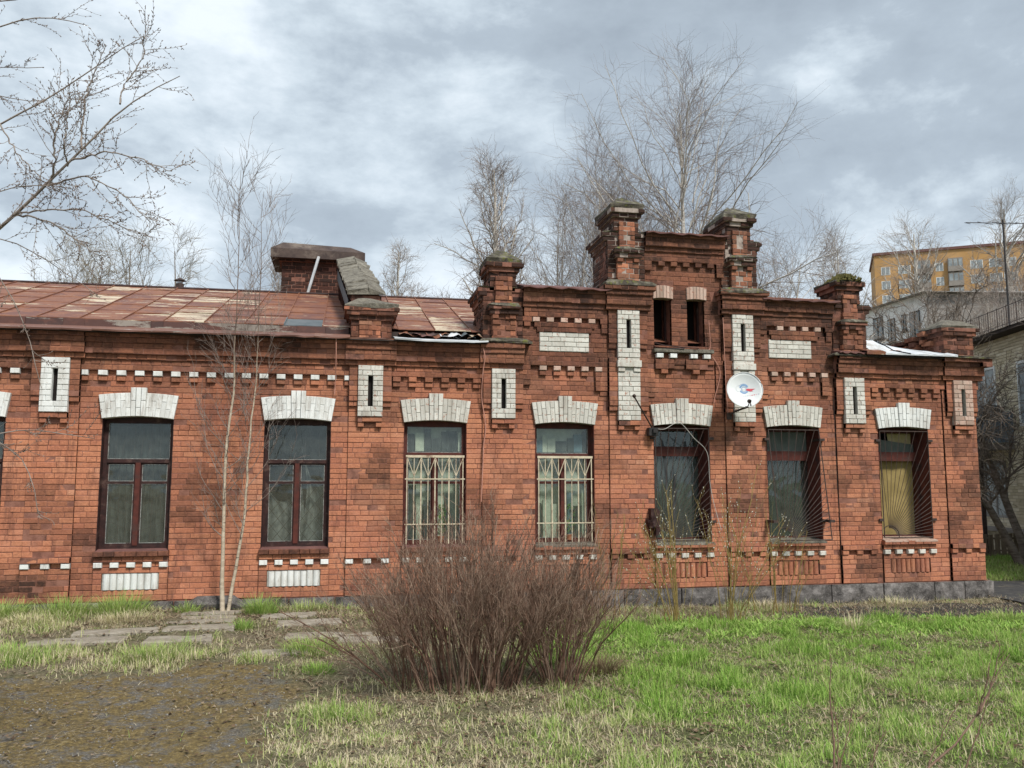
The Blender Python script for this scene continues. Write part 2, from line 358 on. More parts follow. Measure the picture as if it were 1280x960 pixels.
def ground_mat():
    t = NT('bare_earth_moss_and_turf', 0.95); a = t.attr('zone'); sp = t.n('ShaderNodeSeparateColor'); t.l(a.outputs['Color'], sp.inputs[0])
    lush, moss, soil = sp.outputs[0], sp.outputs[1], sp.outputs[2]
    f1 = t.noise(26, 6, 0.75); f2 = t.noise(3.2, 6, 0.7, off=5.); f3 = t.noise(9, 5, .7, off=8.)
    litter = t.ramp(f1, [(0.3, (0.07, 0.058, 0.04)), (0.5, (0.20, 0.165, 0.11)), (0.7, (0.36, 0.31, 0.22))])
    green = t.ramp(f1, [(0.3, (0.05, 0.055, 0.025)), (0.5, (0.11, 0.13, 0.045)), (0.72, (0.25, 0.25, 0.12))])
    mossc = t.ramp(f1, [(0.3, (0.07, 0.055, 0.032)), (0.44, (0.145, 0.11, 0.055)), (0.55, (0.25, 0.18, 0.07)), (0.72, (0.42, 0.35, 0.19))])
    grav = t.ramp(t.noise(48, 4, .8, off=3.), [(0.33, (0.07, 0.068, 0.064)), (0.52, (0.18, 0.172, 0.162)), (0.7, (0.42, 0.405, 0.38))])
    soilc = t.ramp(f1, [(0.3, (0.025, 0.024, 0.024)), (0.55, (0.07, 0.066, 0.06)), (0.72, (0.15, 0.14, 0.12))])
    col = t.mix(t.math('MULTIPLY', t.step(f2, .40, .60), .6), litter, green)
    col = t.mix(lush, col, green)
    mm = t.mix(t.step(t.math('ADD', f2, t.math('MULTIPLY', f3, .5)), .74, .92), mossc, grav)
    mm = t.mix(t.step(t.noise(4.5, 7, .8, off=15.), .52, .62), mm, t.ramp(t.noise(60, 3, .7, off=6.), [(0.3, (0.06, 0.052, 0.044)), (0.5, (0.15, 0.135, 0.115)), (0.7, (0.38, 0.345, 0.29))]))
    col = t.mix(moss, col, mm); col = t.mix(soil, col, soilc)
    t.bump(t.math('ADD', t.noise(32, 5, .75), t.noise(110, 3, .7)), 1.0, 0.025)
    return t.done(col)
M['ground'] = ground_mat()
ground = np_mesh('ground', verts, quads, M['ground'], kind='structure', smooth=True)
za = ground.data.color_attributes.new('zone', 'FLOAT_COLOR', 'POINT')
zc = np.stack([lush_zone(GX, GY).ravel(), moss_zone(GX, GY).ravel(), soil_zone(GX, GY).ravel(), np.ones(GX.size)], 1)
za.data.foreach_set('color', zc.astype(np.float32).ravel())

# ------------------------------------------------------------------ the brick building
Z0, CR = 0.302, 0.0737
def rz(r): return Z0 + r * CR
B = thing('brick_building', (1.5, 3.0, 0.0), 'long low abandoned red brick building with stepped parapets, white lintels and rusty roof', 'building')
WC = [-4.85, -2.737, -0.617, 1.33, 3.272, 5.13, 6.997, 8.95]     # window centres
PC = [-3.79, 0.381, 2.32, 4.265, 6.148, 8.043, 10.02]            # pilaster centres
XL, XR = -7.2, 10.30
rows = {}
def paint(x0, x1, r0, r1, p, kind='b'):
    """lay a patch of wall with face p metres proud over rows r0..r1 (inclusive)"""
    for r in range(r0, r1 + 1):
        segs = rows.get(r, []); new = []
        for a, b, q, k in segs:
            if b <= x0 + 1e-6 or a >= x1 - 1e-6: new.append((a, b, q, k)); continue
            if a < x0 - 1e-6: new.append((a, x0, q, k))
            if b > x1 + 1e-6: new.append((x1, b, q, k))
        if kind is not None: new.append((x0, x1, p, kind))
        rows[r] = sorted(new)
def hole(x0, x1, r0, r1): paint(x0, x1, r0, r1, 0, None)

DENT = []   # (x0,x1,z0,z1,p,mat)
def dent(x0, x1, z0, z1, p, mat='brick'): DENT.append((x0, x1, z0, z1, p, mat))
paint(XL, XR, 0, 48, 0.0)
# base band under every window and pilaster
for i, c in enumerate(WC):
    paint(c - .47, c + .47, 0, 5, .03)
    paint(c - .36, c + .36, 2, 4, -.03, 'r')
for i, c in enumerate(PC):
    a, b = (c - .30, c + .30) if i < 6 else (c - .33, 10.30)
    paint(a, b, 0, 46, .028); paint(a, b, 0, 5, .05); paint(a, b, 7, 7, .085); paint(a, b, 6, 6, .02)
    for k in range(3):
        x = a + k * (b - a - .105) / 2
        dent(x, x + .105, rz(6) + .002, rz(7) - .006, .07, 'white' if i < 2 else 'brick')
for i, c in enumerate(WC):
    paint(c - .47, c + .47, 7, 7, .04); paint(c - .47, c + .47, 6, 6, .005)
    for k in range(5):
        x = c - .465 + k * .2063
        dent(x, x + .105, rz(6) + .002, rz(7) - .006, .06, 'white' if i < 3 else 'white_old')
    hole(c - .455, c + .455, 9, 33); hole(c - .47, c + .47, 8, 8)
# cornice over the low sections
for x0, x1 in ((XL, 2.02), (2.02, 2.66), (7.70, 10.36)):
    paint(x0, x1, 42, 43, .05); paint(x0, x1, 44, 44, .08); paint(x0, x1, 45, 46, .13); paint(x0, x1, 47, 47, .155); paint(x0, x1, 48, 48, .185)
for i in (0, 1, 2, 5, 6):
    c = PC[i]; b = c + .36 if i < 6 else 10.40
    paint(c - .36, b, 44, 44, .115); paint(c - .36, b, 45, 46, .17); paint(c - .36, b, 47, 47, .195); paint(c - .36, b, 48, 48, .225)
paint(10.3, 10.48, 47, 48, .27); paint(9.6, 10.48, 48, 48, .27)
# parapet sections
for x0, x1 in ((2.62, 3.97), (6.44, 7.74)):
    paint(x0, x1, 44, 60, 0.0); paint(x0, x1, 42, 43, 0.0)
    paint(x0, x1, 45, 45, .05); paint(x0, x1, 46, 52, .02)
    paint(x0 + .22, x1 - .27, 52, 52, .05); paint(x0 + .18, x1 - .22, 53, 53, .055)
    paint(x0 + .02, x1 - .02, 55, 56, .06); paint(x0, x1, 57, 57, .085); paint(x0, x1, 58, 59, .125); paint(x0, x1, 60, 60, .15)
    paint(x0, x0 + .14, 54, 54, .06); paint(x1 - .14, x1, 54, 54, .06); paint(x1 - .12, x1 - .02, 52, 53, .05); paint(x0 + .02, x0 + .12, 53, 53, .05)
    paint(x0, x0 + .12, 41, 44, .05); paint(x1 - .22, x1 - .1, 40, 44, .045)
# tower section
paint(3.97, 6.44, 47, 73, 0.0)
paint(4.60, 5.82, 48, 67, 0.0)
paint(4.56, 5.88, 68, 69, .05); paint(4.56, 5.88, 70, 70, .08); paint(4.56, 5.88, 71, 72, .125); paint(4.56, 5.88, 73, 73, .155)
paint(4.56, 4.68, 66, 67, .05); paint(5.76, 5.88, 65, 67, .05)
paint(4.58, 4.70, 46, 46, .05); paint(5.0, 5.20, 46, 46, .05); paint(5.56, 5.68, 46, 46, .05); paint(4.58, 5.68, 45, 45, .025)
paint(4.70, 5.01, 45, 46, .075); paint(5.20, 5.56, 45, 46, .075); paint(4.58, 5.70, 44, 44, .0)
paint(4.59, 5.70, 47, 47, .02)
dent(4.80, 4.91, rz(44), rz(45) - .004, .06); dent(5.32, 5.43, rz(44), rz(45) - .004, .06)
for a, b in ((4.72, 4.83), (4.94, 5.05), (5.275, 5.39), (5.495, 5.605)): dent(a, b, 3.786, 3.853, .09, 'white')
hole(4.715, 5.005, 50, 60); hole(5.265, 5.555, 50, 60)
# pilaster shafts of the tower
for c in (PC[3], PC[4]):
    paint(c - .32, c + .32, 44, 62, .03)
    paint(c - .36, c + .36, 57, 57, .13); paint(c - .36, c + .36, 58, 59, .17); paint(c - .38, c + .38, 60, 60, .20); paint(c - .41, c + .41, 61, 61, .235)
    for s in (-1, 1):
        a, b = sorted((c + s * .175, c + s * .31))
        paint(a, b, 37, 46, .085); paint(a, b, 36, 36, .07); paint(a, b, 50, 56, .085); paint(a, b, 49, 49, .065)
    for k in (-1, 1): paint(*sorted((c + k * .32, c + k * .44)), 40, 46, .03); paint(*sorted((c + k * .32, c + k * .44)), 39, 39, .02)
# pilaster strips beside the slit panels
for i in (0, 1, 2, 5, 6):
    c = PC[i]
    for s in (-1, 1):
        a, b = sorted((c + s * .175, c + s * (.30 if i < 6 else .28)))
        paint(a, b, 37, 43, .085); paint(a, b, 36, 36, .065)
for i, c in enumerate(PC):
    paint(c - .17, c + .17, 33, 33, .10); paint(c - .175, c + .175, 34, 43, .04, 'r'); paint(c - .17, c + .17, 32, 32, .045)
    for s in (-1, 1):
        a, b = sorted((c + s * .085, c + s * .17)); dent(a, b, rz(32) + .004, rz(33) - .004, .08)
    if i in (3, 4): paint(c - .175, c + .175, 44, 56, .04, 'r')
# dentils
def dent_row(xs, r, w, p1, p2, m1, m2, lower=True):
    for x in xs:
        dent(x, x + w, rz(r) + .003, rz(r + 1) - .003, p1, m1)
        if lower: dent(x + .002, x + w - .004, rz(r - 1) + .003, rz(r) - .004, p2, m2)
dent_row([-3.271 + .2345 * k for k in range(15)], 41, .118, .055, .035, 'white', 'brick')
dent(-3.479, -3.398, rz(41), rz(42) - .003, .055, 'white'); dent(-3.479, -3.398, rz(40), rz(41) - .003, .035)
dent_row([-4.363 - .2345 * k for k in range(10)], 41, .115, .055, .035, 'white', 'brick')
dent_row([.700, .929, 1.168, 1.403, 1.643, 1.872], 41, .112, .055, .035, 'brick', 'brick')
dent_row([8.395, 8.60, 8.835, 9.06, 9.29, 9.52], 41, .112, .055, .035, 'brick', 'brick')
for x0 in (2.88, 6.645): 
    dent_row([x0 + .2165 * k for k in range(5 if x0 < 5 else 5)], 44, .108, .055, .035, 'pink_old', 'brick')
for x0 in (2.775, 6.765): dent_row([x0 + .2175 * k for k in range(5 if x0 < 5 else 4)], 54, .106, .06, 0, 'pink_old', 'brick', False)
dent_row([4.79 + .2045 * k for k in range(5)], 67, .106, .05, 0, 'brick', 'brick', False)

# soot: fire and weather patches, plus eave shade painted into the upper rows
SPOTS = [(-3.2, 1.2, .5, .5), (-1.75, 1.9, .45, .55), (-4.0, 1.5, .3, .4), (-2.0, 1.35, .3, .4), (.5, 2.0, .35, .5), (.75, 1.3, .35, .4), (2.25, 1.7, .4, .4), (4.0, 2.2, .4, .4), (6.1, 2.3, .5, .4), (7.9, 2.1, .5, .5),
         (8.1, 1.5, .4, .4), (9.95, 1.9, .45, .9), (9.95, 1.2, .4, .5), (8.5, .55, .5, .3), (3.9, 1.2, .4, .4), (-3.9, .55, .7, .25), (6.1, 1.6, .4, .5), (4.4, .7, .5, .25), (1.9, 1.4, .35, .5)]
def soot_shade_at(x, z):
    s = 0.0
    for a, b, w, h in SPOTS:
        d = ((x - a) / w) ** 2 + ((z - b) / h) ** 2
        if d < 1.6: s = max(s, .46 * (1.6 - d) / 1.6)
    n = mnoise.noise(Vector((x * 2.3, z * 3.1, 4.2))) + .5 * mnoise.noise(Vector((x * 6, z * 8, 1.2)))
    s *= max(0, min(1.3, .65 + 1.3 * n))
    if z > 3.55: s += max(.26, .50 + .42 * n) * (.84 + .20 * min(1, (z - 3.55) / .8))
    elif z > 2.5: s += max(.04, .25 + .42 * n) * min(1, (z - 2.5) / .9 + .15)  # darker by height: brown dirt and eave shade together in the colour
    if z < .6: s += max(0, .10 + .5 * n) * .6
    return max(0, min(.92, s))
def tone_at(x, z):
    n = mnoise.noise(Vector((x * 1.1, z * 1.6, 9.1)))
    return max(0, min(1, .54 + .40 * n + RND.gauss(0, .105)))

wall = MB(); field = []     # field: every facing brick
G_ = .003
for r, segs in rows.items():
    za_, zb_ = rz(r), rz(r + 1)
    for (a, b, p, k) in segs:
        back = .42
        wall.box(a, b, -(p - .0065), back, za_, zb_)
        if k != 'b' and k != 'r': continue
        if k == 'r': continue
        head = (r % 3 == 1) or (p > .06 and r % 2 == 0)
        pitch = .129 if head else .258
        ph = (.0 if r % 2 else .129) + (.065 if r % 3 == 2 else 0) + .02 * sin(r * 7.7)
        e = [a]
        x = math.floor((a - ph) / pitch) * pitch + ph
        while x < b:
            xx = x + RND.uniform(-.008, .008)
            if xx > a + .05 and xx < b - .05: e.append(xx)
            x += pitch if RND.random() > .12 or head else .129
        e.append(b)
        for x0, x1 in zip(e[:-1], e[1:]):
            if RND.random() < (.008 if p < .1 else .03) : continue
            ga = G_ if x0 > a else .0; gb = G_ if x1 < b else .0
            pj = p + RND.uniform(-.0035, .0035) - (RND.random() < .05) * .008
            field.append((x0 + ga, x1 - gb, -pj, za_ + .0037 + RND.uniform(-.0012, .0012), zb_ - .0037 + RND.uniform(-.0012, .0012)))
wall.build('wall', M['mortar'], B)
def px_size(x, w): return w / (12.5 * cos(PSI) + x * sin(PSI))
vis = sorted([i for i, f in enumerate(field) if f[0] > -4.75 and f[1] - f[0] > .2], key=lambda i: -px_size(field[i][0], field[i][1] - field[i][0]) + .0002 * field[i][3])[:298]
vset = set(vis); rest = MB()
for i, (x0, x1, yf, z0, z1) in enumerate(field):
    t, s = tone_at((x0 + x1) / 2, z0), soot_shade_at((x0 + x1) / 2, z0)
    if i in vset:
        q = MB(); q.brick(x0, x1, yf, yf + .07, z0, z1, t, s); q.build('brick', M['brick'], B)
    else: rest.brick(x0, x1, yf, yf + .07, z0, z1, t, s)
rest.build('brickwork', M['brick'], B, kind='stuff')
for (x0, x1, z0, z1, p, m) in DENT:
    q = MB(); x = (x0 + x1) / 2
    q.brick(x0, x1, -p - RND.uniform(0, .004), .02, z0, z1, RND.uniform(.2, .9) if m != 'brick' else tone_at(x, z0), soot_shade_at(x, z0) if m == 'brick' else 0, .006, .003)
    q.build('dentil', M[m], B)

# fluted panels under the windows
for i, c in enumerate(WC):
    m = M['white'] if i < 3 else M['brick']
    if i < 3: a0, a1, n = c - .345, c + .345, 8
    else: a0, a1, n = c - .34, c + .34, 8
    core = MB(); core.box(a0 - .01, a1 + .01, -.012, .05, rz(2) + .003, rz(5) - .003); pan = core.build('fluted_panel', M['white_joint'] if i < 3 else M['mortar'], B)
    for k in range(n):
        q = MB(); w = (a1 - a0) / n; xc = a0 + (k + .5) * w; t = RND.uniform(.2, .8)
        if i >= 4 and RND.random() < .14: continue
        z0, z1 = rz(2) + .006, rz(5) - .006 - RND.uniform(0, .01)
        N = 6; vs = []
        for z in (z0, z1):
            for j in range(N + 1):
                an = pi * j / N; vs.append((xc - cos(an) * w * .47, -.01 - sin(an) * w * .42, z))
        fs = [(j, j + 1, N + 1 + j + 1, N + 1 + j) for j in range(N)] + [tuple(range(N + 1, 2 * N + 2)), tuple(reversed(range(N + 1)))]
        q.add(vs, fs, t, soot_shade_at(xc, z0) if i >= 3 else 0); q.build('flute', m, pan, smooth=False)

# lintels of white painted voussoirs
def lintel(c, half_b, half_t, zb, zt, rise_b, rise_t, n, key, mat, jmat, p=.045, depth=.14, split=True, keytop=.0):
    core = MB(); N = 12; vs = []; ins = .006
    def pt(u, v, grow=0.0):      # u -1..1 across, v 0..1 up
        x = (half_b + (half_t - half_b) * v) * u
        zlo = zb + rise_b * (1 - u * u); zhi = zt + rise_t * (1 - u * u)
        return c + x, zlo + (zhi - zlo) * v
    for yy in (-p + .008, depth):
        for j in range(N + 1):
            u = -1 + 2 * j / N
            for v in (0.0, 1.0):
                x, z = pt(u * .995, v); vs.append((x, yy, z))
    S = 2 * (N + 1); fs = []
    for j in range(N):
        a = 2 * j; fs += [(a, a + 2, a + 3, a + 1), (S + a, S + a + 1, S + a + 3, S + a + 2), (a, S + a, S + a + 2, a + 2), (a + 1, a + 3, S + a + 3, S + a + 1)]
    fs += [(0, 1, S + 1, S), (2 * N, S + 2 * N, S + 2 * N + 1, 2 * N + 1)]
    core.add(vs, fs); L = core.build('lintel', jmat, B)
    for k in range(n):
        u0, u1 = -1 + 2 * k / n, -1 + 2 * (k + 1) / n
        iskey = key and abs(k - (n - 1) / 2) < key
        top = 1.0 + (keytop / (zt - zb) if iskey else 0)
        cuts = [0, (.36 if k % 2 else .66) * 1.0, top] if split else [0, top]
        for v0, v1 in zip(cuts[:-1], cuts[1:]):
            g = .0035; q = MB(); pp = p + RND.uniform(0, .004) + (.02 if iskey else 0)
            c4 = [pt(u0, v0), pt(u1, v0), pt(u1, v1), pt(u0, v1)]
            gg = .004 if v0 > 0 else 0
            f = [(c4[0][0] + g, c4[0][1] + gg), (c4[1][0] - g, c4[1][1] + gg), (c4[2][0] - g, c4[2][1] - .002), (c4[3][0] + g, c4[3][1] - .002)]
            ch = .003; cxm = sum(a for a, _ in f) / 4; czm = sum(b for _, b in f) / 4
            fi = [(a + ch * (1 if a < cxm else -1), b + ch * (1 if b < czm else -1)) for a, b in f]
            vs = [(a, -pp + .003, b) for a, b in f] + [(a, -pp + RND.uniform(-.001, .001), b) for a, b in fi] + [(a, .03 if not (iskey and v1 > 1) else .03, b) for a, b in f]
            fs = [(4, 5, 6, 7)] + [(i, (i + 1) % 4, 4 + (i + 1) % 4, 4 + i) for i in range(4)] + [(8 + i, 8 + (i + 1) % 4, (i + 1) % 4, i) for i in range(4)]
            q.add(vs, fs, RND.uniform(.1, .95)); q.build('voussoir', mat, L)
for i, c in enumerate(WC):
    wht = i < 3 or i == 7
    lintel(c, .462, .515, 2.738, 3.058, .035, .035, 15 if i else 15, 1.6, M['white'] if wht else M['white_old'], M['white'] if i < 3 else M['white_joint'], keytop=.072, p=.05 if i < 3 else .045)
for c in (4.868, 5.424): lintel(c, .165, .17, 4.725, 4.915, .015, .025, 6, 0, M['pink_old'], M['mortar_pale'], p=.02, split=False)

# white slit panels on the pilasters
def slit_panel(c, r0, r1, slit, mat, p=.12, hw=.175):
    core = MB(); s0, s1 = (rz(slit[0]), rz(slit[1] + 1)) if slit else (None, None)
    z0, z1 = rz(r0) + .004, rz(r1 + 1)
    if slit:
        core.box(c - hw + .006, c - .034, -p + .01, -.02, z0, z1); core.box(c + .034, c + hw - .006, -p + .01, -.02, z0, z1)
        core.box(c - .034, c + .034, -p + .01, -.02, z0, s0); core.box(c - .034, c + .034, -p + .01, -.02, s1, z1)
    else: core.box(c - hw + .006, c + hw - .006, -p + .01, -.02, z0, z1)
    P = core.build('slit_panel', M['white_joint'] if c > -3 else M['white'], B)
    if slit:
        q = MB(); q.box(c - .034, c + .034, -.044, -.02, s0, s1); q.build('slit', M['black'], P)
    for r in range(r0, r1 + 1):
        cuts = [-hw, 0 if r % 2 else -.06, hw] if r % 2 else [-hw, -.115, .02 if r % 4 else .06, hw]
        if slit and slit[0] <= r <= slit[1]: spans = [(-hw, -.034), (.034, hw)] if r % 2 else [(-hw, -.10), (-.10, -.034), (.034, .10), (.10, hw)]
        else: spans = list(zip(cuts[:-1], cuts[1:]))
        for a, b in spans:
            q = MB(); g = .0035
            q.brick(c + a + (g if a > -hw else 0), c + b - (g if b < hw else 0), -p - RND.uniform(0, .004), -p + .05, rz(r) + .0045, rz(r + 1) - .003, RND.uniform(.1, .95), 0, .004, .0015)
            q.build('painted_brick', mat, P)
for i, c in enumerate(PC):
    mt = M['white'] if i == 0 else M['white_old']
    if i in (3, 4):
        slit_panel(c, 34, 43, None, mt, .105); slit_panel(c, 47, 56, (49, 54), mt, .115)
        for s in (-1, 1):
            q = MB(); a, b = sorted((c + s * .07, c + s * .175)); q.brick(a, b, -.125, -.02, rz(44) + .004, rz(45) - .004, .6, 0); q.build('dentil', mt, B)
        q = MB(); q.brick(c - .07, c + .07, -.10, -.02, rz(44), rz(45), .4, 0); q.build('dentil', mt, B)
        q = MB(); q.brick(c - .19, c + .19, -.145, -.02, rz(45) + .002, rz(46) + .03, .7, 0); q.build('string_course', mt, B)
        q = MB(); q.brick(c - .17, c + .17, -.11, -.02, rz(46) + .034, rz(47) - .002, .5, 0); q.build('string_course', mt, B)
    else: slit_panel(c, 34, 43, (36, 41), mt if i != 6 else M['pink_old'])
# white name panels in the parapets
for x0, x1 in ((2.882, 3.655), (6.62, 7.357)):
    core = MB(); core.box(x0, x1, -.026, .0, rz(48), rz(52)); P = core.build('white_panel', M['white_joint'], B)
    for r in range(48, 52):
        x = x0; 
        while x < x1 - .02:
            w = .2 if (r + round((x - x0) * 10)) % 2 else .13; w = min(w + RND.uniform(-.01, .01), x1 - x)
            if x1 - x - w < .06: w = x1 - x
            q = MB(); q.brick(x + .003, x + w - .003, -.034 - RND.uniform(0, .002), .0, rz(r) + .005, rz(r + 1) - .004, RND.uniform(.1, .9), 0, .004, .0015); q.build('painted_brick', M['white_old'] if x0 < 5 else M['white_old'], P); x += w

# granite plinth
x = XL; k = 0
while x < 10.42:
    w = RND.choice([.62, .75, .9, .55, .83]); x1 = min(x + w, 10.42)
    if 10.42 - x1 < .25: x1 = 10.42
    q = MB(); zt = .294; nX, nZ = 7, 4; yy = -.075 - RND.uniform(0, .02); vs = []; fs = []
    for j in range(nZ + 1):
        for i in range(nX + 1):
            ex = (i in (0, nX)); ez = j == nZ
            vs.append((x + .008 + (x1 - x - .016) * i / nX, yy + (.02 if ex or ez else RND.uniform(-.03, .014)), -.25 + (zt + .25) * j / nZ - (RND.uniform(0, .006) if ez else 0)))
    for j in range(nZ):
        for i in range(nX):
            a = j * (nX + 1) + i; fs.append((a, a + 1, a + nX + 2, a + nX + 1))
    n0 = len(vs)
    for i in range(nX + 1): vs.append((vs[nZ * (nX + 1) + i][0], .03, zt))
    for i in range(nX): a = nZ * (nX + 1) + i; fs.append((a, a + 1, n0 + i + 1, n0 + i))
    vs += [(x + .008, .03, -.25), (x1 - .008, .03, -.25)]; L_ = [j * (nX + 1) for j in range(nZ + 1)]; R_ = [j * (nX + 1) + nX for j in range(nZ + 1)]
    fs.append(tuple([len(vs) - 2] + L_ + [n0])); fs.append(tuple([len(vs) - 1, n0 + nX] + list(reversed(R_))))
    q.add(vs, fs, RND.random()); q.build('plinth_stone', M['granite'], B); x = x1; k += 1
q = MB(); q.box(XL, 10.38, -.02, .4, -.3, Z0 - .006); q.build('footing', M['mortar'], B)

# ------------------------------------------------------------------ window sills
for i, c in enumerate(WC):
    m = M['brick'] if i not in (5, 6) else M['brick']
    core = MB()
    n = 7; a0 = c - .48; w = .96 / n
    core.box(c - .475, c + .475, -.05, .3, rz(8) + .004, rz(9) - .012); S = core.build('window_sill', M['mortar'], B)
    for k in range(n):
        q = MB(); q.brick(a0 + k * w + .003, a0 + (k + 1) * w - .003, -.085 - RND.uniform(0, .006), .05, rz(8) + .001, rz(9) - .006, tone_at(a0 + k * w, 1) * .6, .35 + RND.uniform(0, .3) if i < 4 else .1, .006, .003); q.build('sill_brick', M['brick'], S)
    if i in (4, 5, 6, 7):
        q = MB(); q.add([(c - .47, -.09, rz(9) - .004), (c + .47, -.09, rz(9) - .004), (c + .46, .25, rz(9) + .04), (c - .46, .25, rz(9) + .04), (c - .47, -.09, rz(9) - .03), (c + .47, -.09, rz(9) - .03)], [(0, 1, 2, 3), (4, 5, 1, 0)], .5)
        q.build('sill_flashing', {4: M['cement'], 5: M['cement'], 6: M['cement'], 7: M['pink_old']}[i], S)
    else:
        q = MB(); q.add([(c - .46, -.05, rz(9) - .008), (c + .46, -.05, rz(9) - .008), (c + .455, .1, rz(9) + .02), (c - .455, .1, rz(9) + .02)], [(0, 1, 2, 3)], .5)
        q.build('sill_flashing', M['maroon'], S)
q = MB(); q.brick(4.68, 5.66, -.10, .2, 3.872, 3.93, .3, .4); q.build('window_sill', M['cement'], B)

# ------------------------------------------------------------------ windows
def cloth(x0, x1, y, z0, z1, amp, waves, mat, parent, name='curtain', sag=0.0, tone=.5):
    q = MB(); nx, nz = 40, 10; vs = []
    for j in range(nz + 1):
        for i in range(nx + 1):
            u = i / nx; v = j / nz
            vs.append((x0 + (x1 - x0) * u + sag * .1 * sin(v * 3), y + amp * (.45 * sin(u * waves * 2 * pi + v * 1.7 + sag * 4 * u * v) + 1.5 * mnoise.noise(Vector((x0 * 3 + u * waves * 1.3, v * 1.6 + z0, x0)))), z0 + (z1 - z0) * v - sag * sin(pi * u) * (v ** 2) * .5))
    fs = [(j * (nx + 1) + i, j * (nx + 1) + i + 1, (j + 1) * (nx + 1) + i + 1, (j + 1) * (nx + 1) + i) for j in range(nz) for i in range(nx)]
    q.add(vs, fs, tone); return q.build(name, mat, parent, smooth=True)
M['cur_grey'] = simple('grey_gauze_curtain', (0.035, 0.038, 0.037), (0.10, 0.105, 0.10), 4, .95, 0, stretch=(6, 1, .6))
M['cur_pale'] = simple('pale_drape', (0.16, 0.16, 0.155), (0.28, 0.28, 0.27), 5, .95, 0)
M['cur_yellow'] = simple('ochre_blanket', (0.24, 0.18, 0.07), (0.34, 0.26, 0.11), 3, .95, .1)
M['film'] = simple('crumpled_plastic_film', (0.015, 0.017, 0.019), (0.08, 0.088, 0.092), 7, .3, .8, 9, stretch=(2.5, 1, .5))
M['board_green'] = simple('grey_green_board', (0.10, 0.115, 0.105), (0.15, 0.165, 0.15), 4, .8, .1)
M['board_yellow'] = simple('yellow_plywood', (0.42, 0.34, 0.17), (0.50, 0.42, 0.24), 5, .8, .1)
M['paper'] = simple('faded_paper_sheet', (0.52, 0.53, 0.43), (0.70, 0.70, 0.58), 9, .9, 0)
M['paper_blue'] = simple('blue_paper_sheet', (0.10, 0.17, 0.22), (0.20, 0.28, 0.32), 9, .9, 0)
M['paper_dark'] = simple('dark_paper_sheet', (0.05, 0.06, 0.06), (0.10, 0.11, 0.10), 9, .9, 0)
M['gap_dark'] = simple('dark_cloth', (0.012, 0.015, 0.016), (0.028, 0.034, 0.034), 5, .95, 0)
M['pot'] = simple('clay_pot', (0.30, 0.12, 0.06), (0.36, 0.16, 0.09), 6)
M['leafg'] = simple('houseplant_leaf', (0.05, 0.10, 0.03), (0.09, 0.16, 0.05), 9)
WZ0, WZ1 = .975, 2.735
